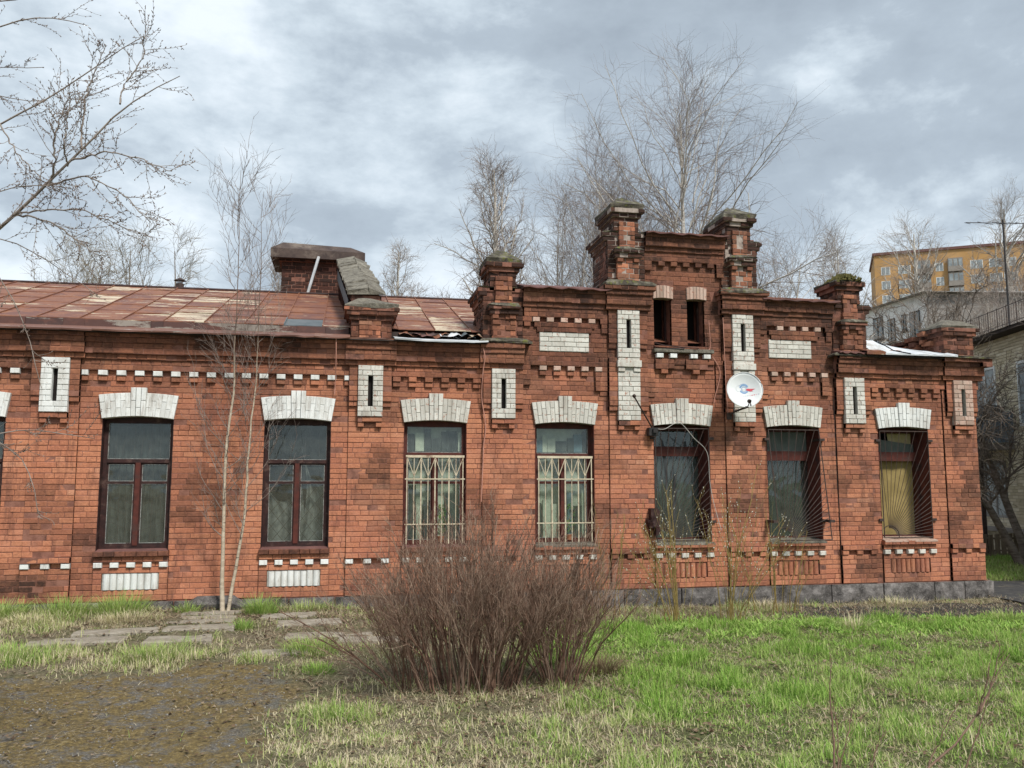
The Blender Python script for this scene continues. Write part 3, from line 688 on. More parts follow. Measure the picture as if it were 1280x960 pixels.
def window(i, c):
    y = [.12, .12, .12, .10, .15, .30, .27, .27][i]
    fm = M['frame_dark'] if i < 3 else M['frame_red']
    f = MB(); fw = .055; a, b = c - .455, c + .455; top = WZ1 + .02
    f.box(a, a + fw, y, y + .09, WZ0, top); f.box(b - fw, b, y, y + .09, WZ0, top); f.box(a + fw, b - fw, y, y + .09, WZ0, WZ0 + .05); f.box(a + fw, b - fw, y + .001, y + .089, top - .07, top + .02)
    zt = {0: 2.17, 1: 2.17, 2: 2.17, 3: 2.285, 4: 2.285, 5: 2.36, 6: 2.30, 7: 2.30}[i]       # transom
    th = .05 if i < 5 else .15
    f.box(a + fw, b - fw, y - .012, y + .085, zt - th / 2, zt + th / 2)
    Wn = f.build('window', fm if i != 1 and i != 2 else M['frame_dark'], B)
    # reveal
    for e_ in (a, b): q = MB(); q.box(e_ - .004, e_ + .004, -.0, y + .01, WZ0 - .01, WZ1 + .03); q.build('window_reveal', M['reveal'] if i > 2 else M['frame_dark'], Wn)
    ia, ib = a + fw, b - fw
    panes = [(ia, ib, zt + th / 2, top - .07)]
    if i < 5:
        m_ = MB(); m_.box(c - .032, c + .032, y - .012, y + .08, WZ0 + .05, zt - .025); m_.build('mullion', M['frame_red'], Wn)
        zv = 1.875
        for s, (p0, p1) in enumerate(((ia, c - .032), (c + .032, ib))):
            sa = MB(); t_ = .022; z0, z1 = WZ0 + .05, zt - .025; yy0, yy1 = y + .012, y + .05
            sa.box(p0, p0 + t_, yy0, yy1, z0, z1); sa.box(p1 - t_, p1, yy0, yy1, z0, z1); sa.box(p0 + t_, p1 - t_, yy0 + .001, yy1 - .001, z0, z0 + t_ + .008); sa.box(p0 + t_, p1 - t_, yy0 + .001, yy1 - .001, z1 - t_, z1); sa.box(p0 + t_, p1 - t_, yy0 - .006, yy1 - .001, zv - .018, zv + .018)
            so_ = sa.build('sash', M['frame_dark'] if i < 3 else M['frame_red'], Wn)
            pu = MB()
            for (q0, q1, w0, w1) in ((p0 + t_, p1 - t_, z0 + t_ + .008, zv - .018), (p0 + t_, p1 - t_, zv + .018, z1 - t_)):
                e = .005
                pu.box(q0, q0 + e, yy0 - .003, yy0 + .01, w0, w1); pu.box(q1 - e, q1, yy0 - .003, yy0 + .01, w0, w1); pu.box(q0 + e, q1 - e, yy0 - .0025, yy0 + .009, w0, w0 + e); pu.box(q0 + e, q1 - e, yy0 - .0025, yy0 + .009, w1 - e, w1)
                panes.append((q0, q1, w0, w1))
            pu.build('putty', M['frame_chip'], Wn)
    else:
        panes.append((ia, ib, WZ0 + .05, zt - th / 2))
    for (p0, p1, z0, z1) in panes:
        if (i in (6, 7) and z0 > zt) or i == 7: continue
        g = MB(); g.box(p0 + .001, p1 - .001, y + .026, y + .030, z0, z1); g.build('pane', M['glass'], Wn)
    if i < 5:   # putty round the top light
        p0, p1, z0, z1 = panes[0]; pu = MB(); e = .006
        pu.box(p0, p0 + e, y + .01, y + .024, z0, z1); pu.box(p1 - e, p1, y + .01, y + .024, z0, z1); pu.box(p0 + e, p1 - e, y + .011, y + .023, z0, z0 + e); pu.build('putty', M['frame_chip'], Wn)
    yi = y + (.20 if i in (0, 1, 2) else .11 if i in (3, 4) else .12)
    if i in (0, 1):
        cloth(a, b, yi, WZ0, top - .1, .018, 9, M['cur_grey'], Wn)
        bars(Wn, c, y + .1, 'fan_thin')
    if i == 2:
        cloth(a, c + .05, yi, WZ0, 1.85, .03, 3, M['cur_pale'], Wn, sag=.5); cloth(c, b, yi + .05, WZ0, 2.5, .035, 4, M['cur_pale'], Wn, sag=1.3)
        bars(Wn, c, y + .1, 'diamond')
    if i in (3, 4):
        # papers, boards and pots standing on the inside sill
        rr = random.Random(i); x = a + .05
        cloth(a, b, yi + .06, WZ0, top, .012, 5, M['paper'], Wn)
        for zlo, zhi in ((2.33, 2.66), (1.05, 1.85)):
            x = a + .07
            while x < b - .08:
                w = rr.uniform(.07, .17); h = rr.uniform(.5, 1) * (zhi - zlo)
                q = MB(); q.box(x, min(x + w, b - .06), yi - rr.uniform(.02, .05), yi + .01, zlo, zlo + h); q.build('paper_sheet', M[rr.choice(['paper', 'paper_blue', 'paper_dark', 'paper', 'cur_grey'])], Wn); x += w + rr.uniform(.0, .03)
        q = MB(); q.tube([(c + .1, yi - .09, 1.02), (c + .1, yi - .09, 1.10)], [.04, .055], 10); q.build('flower_pot', M['pot'], Wn)
        q = MB()
        for k in range(70):
            an = rr.uniform(0, 2 * pi); r_ = rr.uniform(.0, .12); zc_ = 1.12 + rr.uniform(0, .42); p = Vector((c + .1 + r_ * cos(an), yi - .09 + r_ * .4 * sin(an), zc_))
            d = Vector((cos(an) * .04, .01, .03)); n_ = Vector((-sin(an) * .014, .0, .008))
            q.face([tuple(p - n_), tuple(p + d * .5 - n_ * 1.5), tuple(p + d), tuple(p + d * .5 + n_ * 1.5)])
        q.build('pot_plant_leaves', M['leafg'], Wn)
        bars(Wn, c, -.01, 'beige')
    if i == 5:
        cloth(ia, ib, yi - .08, WZ0 + .04, top, .02, 6, M['film'], Wn, 'plastic_film', .6); bars(Wn, c, -.02, 'rays')
    if i == 6:
        q = MB(); q.box(ia, ib, y + .03, y + .05, zt + th / 2, top - .05); q.build('board', M['board_green'], Wn)
        cloth(ia, ib, yi, WZ0, zt, .02, 7, M['gap_dark'], Wn); bars(Wn, c, -.03, 'rays', tilt=.26)
    if i == 7:
        q = MB(); q.add([(ia, y + .04, zt + .07), (ib, y + .04, zt + .07), (ib, y + .04, zt + .20), (c - .2, y + .04, 2.58), (ia, y + .04, 2.62)], [(0, 1, 2, 3, 4)]); q.build('board', M['board_green'], Wn)
        q = MB(); q.add([(c, y + .1, zt + .07), (ib, y + .1, zt + .07), (ib, y + .1, top), (c - .05, y + .1, top)], [(0, 1, 2, 3)]); q.build('board', M['board_yellow'], Wn)
        cloth(ia + .16, ib, yi - .02, WZ0 + .04, 2.24, .012, 2.2, M['cur_yellow'], Wn); cloth(ia, ia + .18, yi - .05, WZ0 + .04, 1.9, .01, 2, M['paper'], Wn)
        bars(Wn, c, -.02, 'rays')
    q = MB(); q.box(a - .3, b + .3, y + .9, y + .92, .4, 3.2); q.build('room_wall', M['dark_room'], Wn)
def bars(Wn, c, y, style, tilt=0.0):
    q = MB()
    if style == 'fan_thin':
        for k in range(9):
            x = c - .38 + k * .095; q.tube([(x + .05 * sin(k), y, 1.0), (x * .92 + c * .08, y, 2.1), (c + (x - c) * .75 + .04 * (k % 3), y, 2.68)], .004, 5)
        for k in range(5):
            q.tube([(c - .38, y + .01, 1.15 + k * .2), (c, y + .01, 1.02 + k * .17), (c + .38, y + .01, 1.18 + k * .19)], .0035, 5)
        q.build('window_grille', M['iron'], Wn); return
    if style == 'diamond':
        for k in range(-4, 6):
            for s in (-1, 1):
                x0 = c + k * .17; z0 = 1.05; pts = []
                x1 = x0 + s * .62; za, zb = z0, 1.82
                q.tube([(max(c - .39, min(c + .39, x0)), y, z0 + abs(max(c - .39, min(c + .39, x0)) - x0) * 1.25), (max(c - .39, min(c + .39, x1)), y, zb - abs(max(c - .39, min(c + .39, x1)) - x1) * 1.25)], .0035, 5)
        for k in range(4): q.tube([(c - .3 + k * .2, y, 1.9), (c - .3 + k * .2, y, 2.68)], .004, 5)
        q.build('window_grille', M['iron'], Wn); return
    if style == 'beige':
        a, b = c - .405, c + .405; z0, z1 = 1.0, 2.245
        for x in (a, b): q.box(x - .007, x + .007, y - .006, y + .006, z0, z1)
        q.box(a - .02, b + .02, y - .012, y + .008, z1 - .012, z1 + .022)
        for z, e in ((1.925, .0), (1.28, .0)): q.box(a - .03, b + .03, y - .011, y - .002, z - .008, z + .008)
        n = 8
        for k in range(1, n):
            x = a + (b - a) * k / n; w = .009 if k % 2 == 0 else .005
            q.box(x - w, x + w, y - .001, y + .009, z0, z1 - .012)
        for k in range(4):
            xm = a + (b - a) * (2 * k + 1) / n; d = (b - a) / n
            for s in (-1, 1):
                q.add([(xm - .004 + s * .003, y - .006, 1.97), (xm + .006 + s * .003, y - .006, 1.97), (xm + s * d + .005, y - .006, z1 - .012), (xm + s * d - .005, y - .006, z1 - .012)], [(0, 1, 2, 3)])
                q.tube([(xm, y - .004, 1.97), (xm + s * d, y - .004, z1 - .014)], .0055, 5)
        q.build('window_grille', M['beige_iron'], Wn); return
    a, b, z0, z1 = c - .435, c + .435, 1.0, 2.70
    Y = lambda z: y - tilt * (z1 - z) / (z1 - z0)
    fr = [(a, z0), (b, z0), (b, z1), (a, z1)]
    for k in range(4):
        (xa, za), (xb, zb) = fr[k], fr[(k + 1) % 4]; q.tube([(xa, Y(za), za), (xb, Y(zb), zb)], .009, 5)
    ox, oz = a + .10, z0 + .03
    arc = [(ox + .16 * cos(t), oz + .16 * sin(t)) for t in [radians(k * 15 - 10) for k in range(14)]]
    arc = [(max(x, a), max(z, z0)) for x, z in arc]; q.tube([(x, Y(z) - .004, z) for x, z in arc], .007, 5)
    for k in range(21):
        an = radians(3 + k * 4.6); dx, dz = cos(an), sin(an)
        t = min((b - ox) / dx if dx > 1e-4 else 99, (z1 - oz) / dz if dz > 1e-4 else 99)
        if dx < 0: t = min(t, (a - ox) / dx)
        q.tube([(ox + .12 * dx, Y(oz + .12 * dz), oz + .12 * dz), (ox + t * dx, Y(oz + t * dz), oz + t * dz)], .0045, 5)
    for z in (1.28, 2.55):
        for x, s in ((b, 1), (a, -1)): q.box(x, x + s * .08, Y(z) - .012, Y(z) + .03 + tilt, z - .02, z + .02)
    q.build('window_grille', M['iron'], Wn)
for i, c in enumerate(WC): window(i, c)
for a, b in ((4.715, 5.005), (5.265, 5.555)):
    f = MB(); f.box(a, a + .03, .22, .27, 3.99, 4.78); f.box(b - .03, b, .22, .27, 3.99, 4.78); f.box(a + .03, b - .03, .22, .27, 3.99, 4.02); wn_ = f.build('window', M['frame_dark'], B)
    q = MB(); q.box(a - .1, b + .1, .44, .47, 3.8, 4.95); q.build('room_wall', M['black'], wn_)  # black sheet close behind the opening, in place of an unlit interior
    q = MB(); q.box(a + .0, b, .24, .25, 4.02, 4.10); q.build('board', M['gap_dark'], wn_)
q = MB(); q.box(4.66, 5.16, -.105, -.085, 3.935, 3.95, jit=.012); q.tube([(4.71, -.03, 4.02), (4.85, -.09, 3.975), (5.15, -.11, 3.95), (5.4, -.11, 3.945)], .008, 5); q.build('bent_flashing', M['frame_dark'], B)

# ------------------------------------------------------------------ turrets
def brick_block(mb, x0, x1, y0, y1, z0, z1, soot_shade=.4, tone=None, miss=0.0, jit=.004, core=None, lean=0.0):
    """solid masonry block: mortar core faced with bricks on the four sides"""
    n = max(1, round((z1 - z0) / CR)); h = (z1 - z0) / n
    core.box(x0 + .007, x1 - .007, y0 + .007, y1 - .007, z0, z1)
    for r in range(n):
        za, zb = z0 + r * h + .0045, z0 + (r + 1) * h - .0045
        gr = int(round(z0 / CR)) + r
        for side in 'FLRB':
            lo, hi = (x0, x1) if side in 'FB' else (y0, y1)
            pitch = .129 if gr % 2 else .258; e = [lo]; v = lo + (.129 if gr % 2 else .19)
            while v < hi - .05: e.append(v + RND.uniform(-.008, .008)); v += pitch
            e.append(hi)
            for a, b in zip(e[:-1], e[1:]):
                if RND.random() < miss: continue
                t = max(0, min(1, (tone if tone is not None else .45) + RND.gauss(0, .2))); s = max(0, min(.95, soot_shade + RND.gauss(0, .16)))
                d = RND.uniform(-jit, jit); aa = a + (.005 if a > lo else 0); bb = b - (.005 if b < hi else 0)
                if side == 'F': mb.brick(aa, bb, y0 + d, y0 + .07, za, zb, t, s)
                elif side == 'B': mb.box(aa, bb, y1 - .06, y1 + d, za, zb, t, s)
                elif side == 'L': mb.brickx(x0 + d, x0 + .07, aa if a > lo else a + .002, bb, za, zb, t, s)
                else: mb.brickx(x1 - d, x1 - .07, aa if a > lo else a + .002, bb, za, zb, t, s)
def cement_pyr(mb, x0, x1, y0, y1, z0, z1, top=.35, jit=.012, skew=0.0):
    cx_, cy_ = (x0 + x1) / 2 + skew, (y0 + y1) / 2; N = 5; vs = []
    for lev, (k, z) in enumerate(((1.0, z0), (1.02, z0 + (z1 - z0) * .22), (top + .25 * (1 - top), z0 + (z1 - z0) * .72), (top * .5, z1))):
        for (sx, sy) in ((-1, -1), (0, -1.0), (1, -1), (1, 0), (1, 1), (0, 1), (-1, 1), (-1, 0)):
            vs.append((cx_ + sx * (x1 - x0) / 2 * k + RND.uniform(-jit, jit), cy_ + sy * (y1 - y0) / 2 * k + RND.uniform(-jit, jit), z + RND.uniform(-jit, jit)))
    fs = [(l * 8 + i, l * 8 + (i + 1) % 8, l * 8 + 8 + (i + 1) % 8, l * 8 + 8 + i) for l in range(3) for i in range(8)]
    fs.append(tuple(range(24, 32))); mb.add(vs, fs, RND.random())
def turret(c, r0, cap, worn=0.0, depth=.72, capd=.62, moss=False):
    z = lambda r: rz(r0 + r); mb, core = MB(), MB(); miss = .05 + worn * .09; jt = .007 + worn * .011
    so = .76 + .06 * worn
    SH = []
    # sloping cement skirt on the cornice
    cap_objs = MB(); cement_pyr(cap_objs, c - .40, c + .40, -.24, .2, z(-.02), z(1.3), .8)
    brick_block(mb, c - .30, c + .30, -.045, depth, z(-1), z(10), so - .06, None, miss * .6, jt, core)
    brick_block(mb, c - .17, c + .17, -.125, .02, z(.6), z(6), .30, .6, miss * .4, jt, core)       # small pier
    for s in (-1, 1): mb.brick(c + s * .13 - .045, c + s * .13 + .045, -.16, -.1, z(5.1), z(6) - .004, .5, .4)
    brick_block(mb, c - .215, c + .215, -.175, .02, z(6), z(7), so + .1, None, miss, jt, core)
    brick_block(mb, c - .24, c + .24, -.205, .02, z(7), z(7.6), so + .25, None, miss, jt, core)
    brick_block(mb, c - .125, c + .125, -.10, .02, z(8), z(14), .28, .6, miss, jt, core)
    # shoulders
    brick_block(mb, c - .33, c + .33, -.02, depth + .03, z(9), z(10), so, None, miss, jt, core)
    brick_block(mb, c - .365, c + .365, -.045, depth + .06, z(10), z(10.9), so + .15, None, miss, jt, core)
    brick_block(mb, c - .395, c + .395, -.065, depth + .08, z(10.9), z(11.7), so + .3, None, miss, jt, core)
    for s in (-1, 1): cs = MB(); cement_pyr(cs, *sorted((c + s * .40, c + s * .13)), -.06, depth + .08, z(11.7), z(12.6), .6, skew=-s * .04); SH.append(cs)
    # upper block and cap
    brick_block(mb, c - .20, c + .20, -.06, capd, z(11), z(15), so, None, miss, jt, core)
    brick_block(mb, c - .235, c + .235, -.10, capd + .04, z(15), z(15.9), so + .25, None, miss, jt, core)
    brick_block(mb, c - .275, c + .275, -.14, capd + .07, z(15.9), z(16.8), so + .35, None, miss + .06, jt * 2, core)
    T = mb.build('turret', M['brick'], B); core.build('turret_core', M['mortar_pale'] if worn < .5 else M['mortar'], T)
    for cs in SH: cs.build('cement_cap', M['moss_cement'], T)
    cap_objs.build('cement_skirt', M['moss_cement'], T); cap_objs = MB(); mp_ = MB(); cement_pyr(mp_, c - .235, c + .235, -.205, .02, z(7.6), z(8.4), .75); mp_.build('cement_cap', M['moss_cement'], T)
    cement_pyr(cap_objs, c - .27, c + .27, -.13, capd + .06, z(16.8), z(20.4 if not moss else 18.0), .30, .018)
    cap_objs.build('cement_cap', M['moss_cement'] if not moss else M['moss_cement'], T)
    if moss:
        q = MB(); rr = random.Random(3)
        for k in range(430):
            an = rr.uniform(0, 2 * pi); r_ = rr.uniform(0, .22) ; yy_ = rr.uniform(-.19, .3); p = Vector((c + (r_ * 1.1) * cos(an) - .02, yy_, z(16.7) + .15 * (1 - (r_ * cos(an) / .27) ** 2) * (1 - ((yy_ - .05) / .32) ** 2) + rr.uniform(-.03, .02)))
            h = rr.uniform(.015, .04); q.add([tuple(p + Vector((cos(an + a) * h, sin(an + a) * h, -h * .6))) for a in (0, 2.1, 4.2)] + [tuple(p + Vector((0, 0, h)))], [(0, 1, 3), (1, 2, 3), (2, 0, 3)])
        q.build('moss', M['moss'], T, kind='stuff')
    return T
M['moss'] = simple('cushion_moss', (0.055, 0.055, 0.018), (0.12, 0.105, 0.035), 20, .95, .6)
turret(PC[2], 49, 0, worn=1.0, depth=.85, capd=.5)
turret(PC[3], 62, 0, worn=.1, depth=.75)
turret(PC[4], 61.5, 0, worn=.35, depth=.65)
turret(PC[5] + .0, 48.5, 0, worn=.7, depth=.6, capd=.45, moss=True)
# low turret with raking fire wall over the roof (left) 
mb, core, cap = MB(), MB(), MB(); c = .381; z = lambda r: rz(49 + r)
brick_block(mb, c - .29, c + .29, -.05, .6, z(-.5), z(4), .50, .5, .03, .006, core)
brick_block(mb, c - .175, c + .135, -.075, .0, z(0), z(4), .22, .6, .02, .006, core)
brick_block(mb, c - .32, c + .32, -.09, .62, z(4), z(4.9), .7, .4, .03, .006, core)
brick_block(mb, c - .36, c + .36, -.13, .64, z(4.9), z(5.8), .55, .5, .05, .01, core)
brick_block(mb, c - .39, c + .39, -.15, .66, z(5.8), z(6.5), .55, .5, .10, .012, core)
T = mb.build('turret', M['brick'], B); core.build('turret_core', M['mortar'], T)
cement_pyr(cap, c - .37, c + .37, -.14, .64, z(6.5), z(9.0), .40, .02); cap.build('cement_cap', M['cement'], T)
def rake(y): return 4.66 + (y - .3) * .40
mb = MB(); core = MB()
for k in range(30):
    ya, yb = .35 + k * .11, .35 + (k + 1) * .11; xs = -.065 * ya
    core.box(.115 + xs, .535 + xs, ya, yb, 4.0, rake(ya) - .02)
    n = int((rake(ya) - 4.05) / CR)
    for r in range(n):
        mb.box(.10 + xs + RND.uniform(-.008, .008), .55 + xs + RND.uniform(-.008, .008), ya + .004, yb - .004, rake(ya) - .02 - (r + 1) * CR + .004, rake(ya) - .02 - r * CR - .004, max(0, min(1, RND.gauss(.4, .2))), .5)
RW = mb.build('raking_wall', M['brick_dark'], B); core.build('raking_wall_core', M['mortar'], RW)
for k in range(11):
    ya, yb = .30 + k * .305, .30 + (k + 1) * .305; xs = -.065 * ya; q = MB(); j = lambda a=.02: RND.uniform(-a, a)
    for part in range(2):
        xa, xb = (.05, .36) if part == 0 else (.36, .60); h0, h1 = (.03, .12)
        v = []
        for y_ in (ya + .01, yb - .005):
            v += [(xa + xs + j(.012), y_ + j(), rake(y_) + j(.012)), (xb + xs + j(.03), y_ + j(), rake(y_) + j(.012)), (xa + xs + j(.012), y_ + j(), rake(y_) + (.05 if part == 0 else .12) + j(.02)), (xb + xs + j(.02), y_ + j(), rake(y_) + (.12 if part == 0 else .03) + j(.02))]
        q.add(v, [(0, 1, 3, 2), (4, 6, 7, 5), (2, 3, 7, 6), (0, 2, 6, 4), (1, 5, 7, 3)], RND.random())
    q.build('coping_slab', M['cement'], RW)
q = MB()
for k in range(10):
    ya, yb = .5 + k * .3, .8 + k * .3 - .01; xs = -.065 * ya; x_ = .075 + xs
    q.add([(x_, ya, rake(ya) - .33), (x_ - .02, yb, rake(yb) - .33), (x_ - .02, yb, rake(yb) - .12), (x_, ya, rake(ya) - .12)], [(0, 1, 2, 3)], .2)
q.build('side_flashing', M['roof_blue'], RW)
# end pillar at the right corner with collapsed masonry behind
mb, core, cap = MB(), MB(), MB(); c = 10.02
brick_block(mb, c - .27, c + .29, -.06, .45, rz(49), rz(54.2), .55, .45, .05, .008, core)
brick_block(mb, c - .30, c + .33, -.09, .48, rz(54.2), rz(55.2), .6, .4, .08, .012, core)
brick_block(mb, c - .34, c + .37, -.12, .50, rz(55.2), rz(56), .65, .4, .10, .014, core)
T = mb.build('turret', M['brick'], B); core.build('turret_core', M['mortar'], T)
cement_pyr(cap, c - .33, c + .36, -.11, .48, rz(56), rz(58.3), .4, .02); cap.build('cement_cap', M['cement'], T)
rub = MB(); rr = random.Random(5)
for k in range(150):
    y_ = rr.uniform(.3, 1.5); zt = 4.44 - (y_ - .3) * .22; zc_ = rr.uniform(3.95, zt); x_ = c - .25 + rr.uniform(-.06, .3) - (y_ - .3) * .16
    d = rr.uniform(.05, .12); rub.box(x_ - d, x_ + d, y_ - d, y_ + d, zc_ - .033, zc_ + .033, rr.random(), rr.uniform(.1, .8), jit=.014)
rub.build('broken_masonry', M['brick'], T)

# ------------------------------------------------------------------ roof
def roof_pt(x, y): return 4.12 + (y - .12) * .338
RIDGE_Y = 4.0; EY = .12
RX0, RX1 = -7.4, 5.0
q = MB(); zr = roof_pt(0, RIDGE_Y)
q.add([(RX0, EY, roof_pt(0, EY) - .02), (9.1, EY, 4.05), (RX1, RIDGE_Y, zr - .02), (RX0, RIDGE_Y, zr - .02), (9.1, 7.9, 4.1), (RX0, 7.9, roof_pt(0, EY) - .02)], [(0, 1, 2, 3), (1, 4, 2), (2, 4, 5, 3), (0, 3, 5)], .4)
roof = q.build('roof', M['roof'], B)
nsh = 0; xcol = RX0; colw = .545; ci = 0
while xcol < 3.0:
    x1 = xcol + colw; yb = EY; ri = 0
    while yb < RIDGE_Y - .05:
        y1 = min(yb + .66 + (.0 if ri else .22 * (ci % 2)), RIDGE_Y + .0)
        if RIDGE_Y - y1 < .2: y1 = RIDGE_Y
        q = MB(); tone = RND.random(); so = RND.random() ** 1.2 * (1.3 if -4.2 < xcol < -1.6 or xcol > .4 else .35); lf = RND.uniform(.002, .012)
        sh = -.03
        v = [(xcol + .004, yb - .01, roof_pt(0, yb) + lf + .004), (x1 - .004, yb - .01, roof_pt(0, yb) + lf + RND.uniform(0, .01)), (x1 - .004, y1, roof_pt(0, y1) + .003), (xcol + .004, y1, roof_pt(0, y1) + .003)]
        v += [(a, b, z_ - .012) for a, b, z_ in v[:2]]
        q.add(v, [(0, 1, 2, 3), (4, 5, 1, 0)], tone, so)
        # standing seam on the left edge
        q.add([(xcol - .006, yb, roof_pt(0, yb)), (xcol + .008, yb, roof_pt(0, yb)), (xcol + .008, yb, roof_pt(0, yb) + .028), (xcol - .006, yb, roof_pt(0, yb) + .028), (xcol - .006, y1, roof_pt(0, y1)), (xcol + .008, y1, roof_pt(0, y1)), (xcol + .008, y1, roof_pt(0, y1) + .028), (xcol - .006, y1, roof_pt(0, y1) + .028)],
              [(0, 1, 2, 3), (3, 2, 6, 7), (0, 3, 7, 4), (1, 5, 6, 2)], 1.0, 0)
        blue = (abs(xcol + 1.0) < .33 and ri == 0)
        q.build('roof_sheet', M['roof_blue'] if blue else M['roof'], roof); ri += 1; yb = y1
    xcol = x1; ci += 1
q = MB(); q.tube([(RX0, RIDGE_Y, zr + .01), (RX1, RIDGE_Y, zr + .01)], .03, 6); q.build('ridge_roll', M['frame_dark'], roof)
# gutter board and eave flashing on the left wing
x = RX0
while x < .05:
    w = RND.uniform(.12, .55); x1 = min(x + w, .06); q = MB(); j = RND.uniform(-.006, .006)
    q.box(x + .002, x1 - .002, .085 + j, .10, 4.0, 4.115 + j * .6, RND.random(), RND.random()); q.build('gutter_board', M['gutter'], B); x = x1
def eave_strip(x0, x1, yo, zo, yi, zi, mat, name='eave_flashing', bend=0.0):
    x = x0
    while x < x1 - .01:
        w = min(RND.uniform(.7, 1.3), x1 - x); xe = x + w
        if x1 - xe < .3: xe = x1
        q = MB(); n = 6; vs = []
        for k in range(n + 1):
            u = k / n; xx = x + (xe - x) * u; d = RND.uniform(-.006, .006) - bend * sin(pi * (xx - x0) / (x1 - x0))
            vs += [(xx, yo + RND.uniform(-.006, .006), zo + d), (xx, yi, zi), (xx, yo + .004, zo - .022 + d)]
        fs = []
        for k in range(n): a = 3 * k; fs += [(a, a + 3, a + 4, a + 1), (a + 2, a + 5, a + 3, a)]
        q.add(vs, fs, RND.random(), RND.random()); q.build(name, mat, B); x = xe
eave_strip(RX0, .08, -.30, 3.915, .09, 4.02, M['eave'])
eave_strip(.08, .70, -.26, 3.925, -.03, 3.95, M['eave'])
eave_strip(.70, 2.06, -.30, 3.925, .2, 4.03, M['tin'], bend=.02)
q = MB(); q.box(RX0, 2.05, -.255, .1, 3.885, 3.9); q.build('soffit', M['soffit'], B)
q = MB(); q.box(RX0, 2.05, -.2, .1, 3.9, 3.91); q.box(RX0, 1.9, .1, .3, 3.85, 4.08); q.build('wall_plate', M['soffit'], B)
# torn sheets between the two turrets
rr = random.Random(12)
for k in range(6):
    x_ = .78 + k * .2; q = MB(); n = 5; vs = []
    for a in range(n + 1):
        for b in range(3):
            vs.append((x_ + a * .065, -.12 + b * .16 + rr.uniform(-.02, .02), 3.99 + b * .045 + .05 * sin(a * 1.3 + k) * rr.random() + rr.uniform(0, .025)))
    q.add(vs, [(a * 3 + b, a * 3 + 3 + b, a * 3 + 4 + b, a * 3 + 1 + b) for a in range(n) for b in range(2)], rr.random(), rr.random())
    q.build('torn_roof_sheet', [M['roof'], M['maroon'], M['roof'], M['tin'], M['roof_blue'], M['roof']][k], roof)
# sheet caps on the parapets and tower
def shed_cap(x0, x1, zf, zb, yb=.5, yf=-.22, mat='maroon', nseg=4):
    q = MB(); n = 14; vs = []
    for k in range(n + 1):
        x = x0 + (x1 - x0) * k / n; wv = .012 * sin(k * 1.9) + RND.uniform(-.004, .004)
        vs += [(x, yf, zf + wv - .02), (x, yf, zf + wv), (x, yb, zb + wv * .4), (x, yb, zb - .25)]
    fs = []
    for k in range(n):
        a = 4 * k; fs += [(a, a + 4, a + 5, a + 1), (a + 1, a + 5, a + 6, a + 2), (a + 2, a + 6, a + 7, a + 3), (a, a + 3, a + 7, a + 4)]
    fs += [(0, 1, 2, 3), (4 * n, 4 * n + 3, 4 * n + 2, 4 * n + 1)]
    q.add(vs, fs, .5); q.build('parapet_cap', M[mat], B)
shed_cap(2.60, 3.98, 4.79, 4.98); shed_cap(6.46, 7.80, 4.76, 4.95); shed_cap(4.56, 5.90, 5.735, 5.90)
shed_cap(7.72, 8.36, 3.94, 4.05, .3, -.27)
q = MB()
for x0, x1, z0, z1 in ((2.62, 3.97, 3.8, 4.76), (6.44, 7.74, 3.8, 4.74), (4.56, 4.70, 3.8, 5.72), (5.02, 5.25, 3.8, 5.72), (5.57, 5.88, 3.8, 5.72), (4.56, 5.88, 4.95, 5.72)): q.box(x0, x1, .38, .5, z0, z1)
q.build('parapet_back', M['mortar'], B)
# pale tin sheets over the right corner
for k, (xa, xb, m) in enumerate(((8.16, 8.50, 'roof'), (8.49, 8.95, 'tin'), (8.94, 9.40, 'tin'), (9.39, 9.80, 'tin'))):
    q = MB(); n = 5; vs = []
    for a in range(n + 1):
        x_ = xa + (xb - xa) * a / n; yh = max(.55, .12 + (9.1 - x_) / 4.1 * 3.88) if x_ < 9.1 else .55; lift = .012 * sin(a * 2.1 + k)
        zt_ = roof_pt(x_, yh) + .02 if x_ < 8.95 else 4.24 - (x_ - 8.95) * .17
        vs += [(x_, -.315, 3.905), (x_, -.32, 3.93 + lift + (.03 if m == 'roof' else 0)), (x_, .12, 4.05 + lift), (x_, (yh + .12) / 2, (4.05 + zt_) / 2 + .01), (x_, yh, zt_), (x_, yh + .02, 3.9)]
    q.add(vs, [(a * 6 + b, a * 6 + 6 + b, a * 6 + 7 + b, a * 6 + 1 + b) for a in range(n) for b in range(5)], .5, .3); q.build('roof_sheet', M[m], roof)
q = MB(); q.box(8.2, 9.78, -.26, .2, 3.88, 3.9); q.build('soffit', M['soffit'], B)
q = MB(); q.add([(9.6, -.30, rz(49) + .01), (10.52, -.30, rz(49) + .005), (10.45, .1, rz(49) + .09), (9.6, .1, rz(49) + .09)], [(0, 1, 2, 3)], .4); q.box(9.6, 10.50, -.295, .3, rz(49) - .012, rz(49) + .004, .3, jit=.008); q.build('corner_flashing', M['moss_cement'], B)
# flue pipe
q = MB(); q.tube([(-3.12, 4.6, 5.2), (-3.12, 4.6, 5.66)], .075, 12); fl = q.build('flue_pipe', M['iron'], B)
q = MB(); q.tube([(-3.12, 4.6, 5.655), (-3.12, 4.6, 5.71)], .05, 10); q.build('flue_neck', M['tin'], fl)
q = MB(); N = 12; vs = [(-3.12 + .115 * cos(2 * pi * k / N), 4.6 + .115 * sin(2 * pi * k / N), 5.72) for k in range(N)] + [(-3.12, 4.6, 5.79)]
q.add(vs, [(k, (k + 1) % N, N) for k in range(N)] + [tuple(reversed(range(N)))]); q.build('flue_cap', M['iron'], fl)
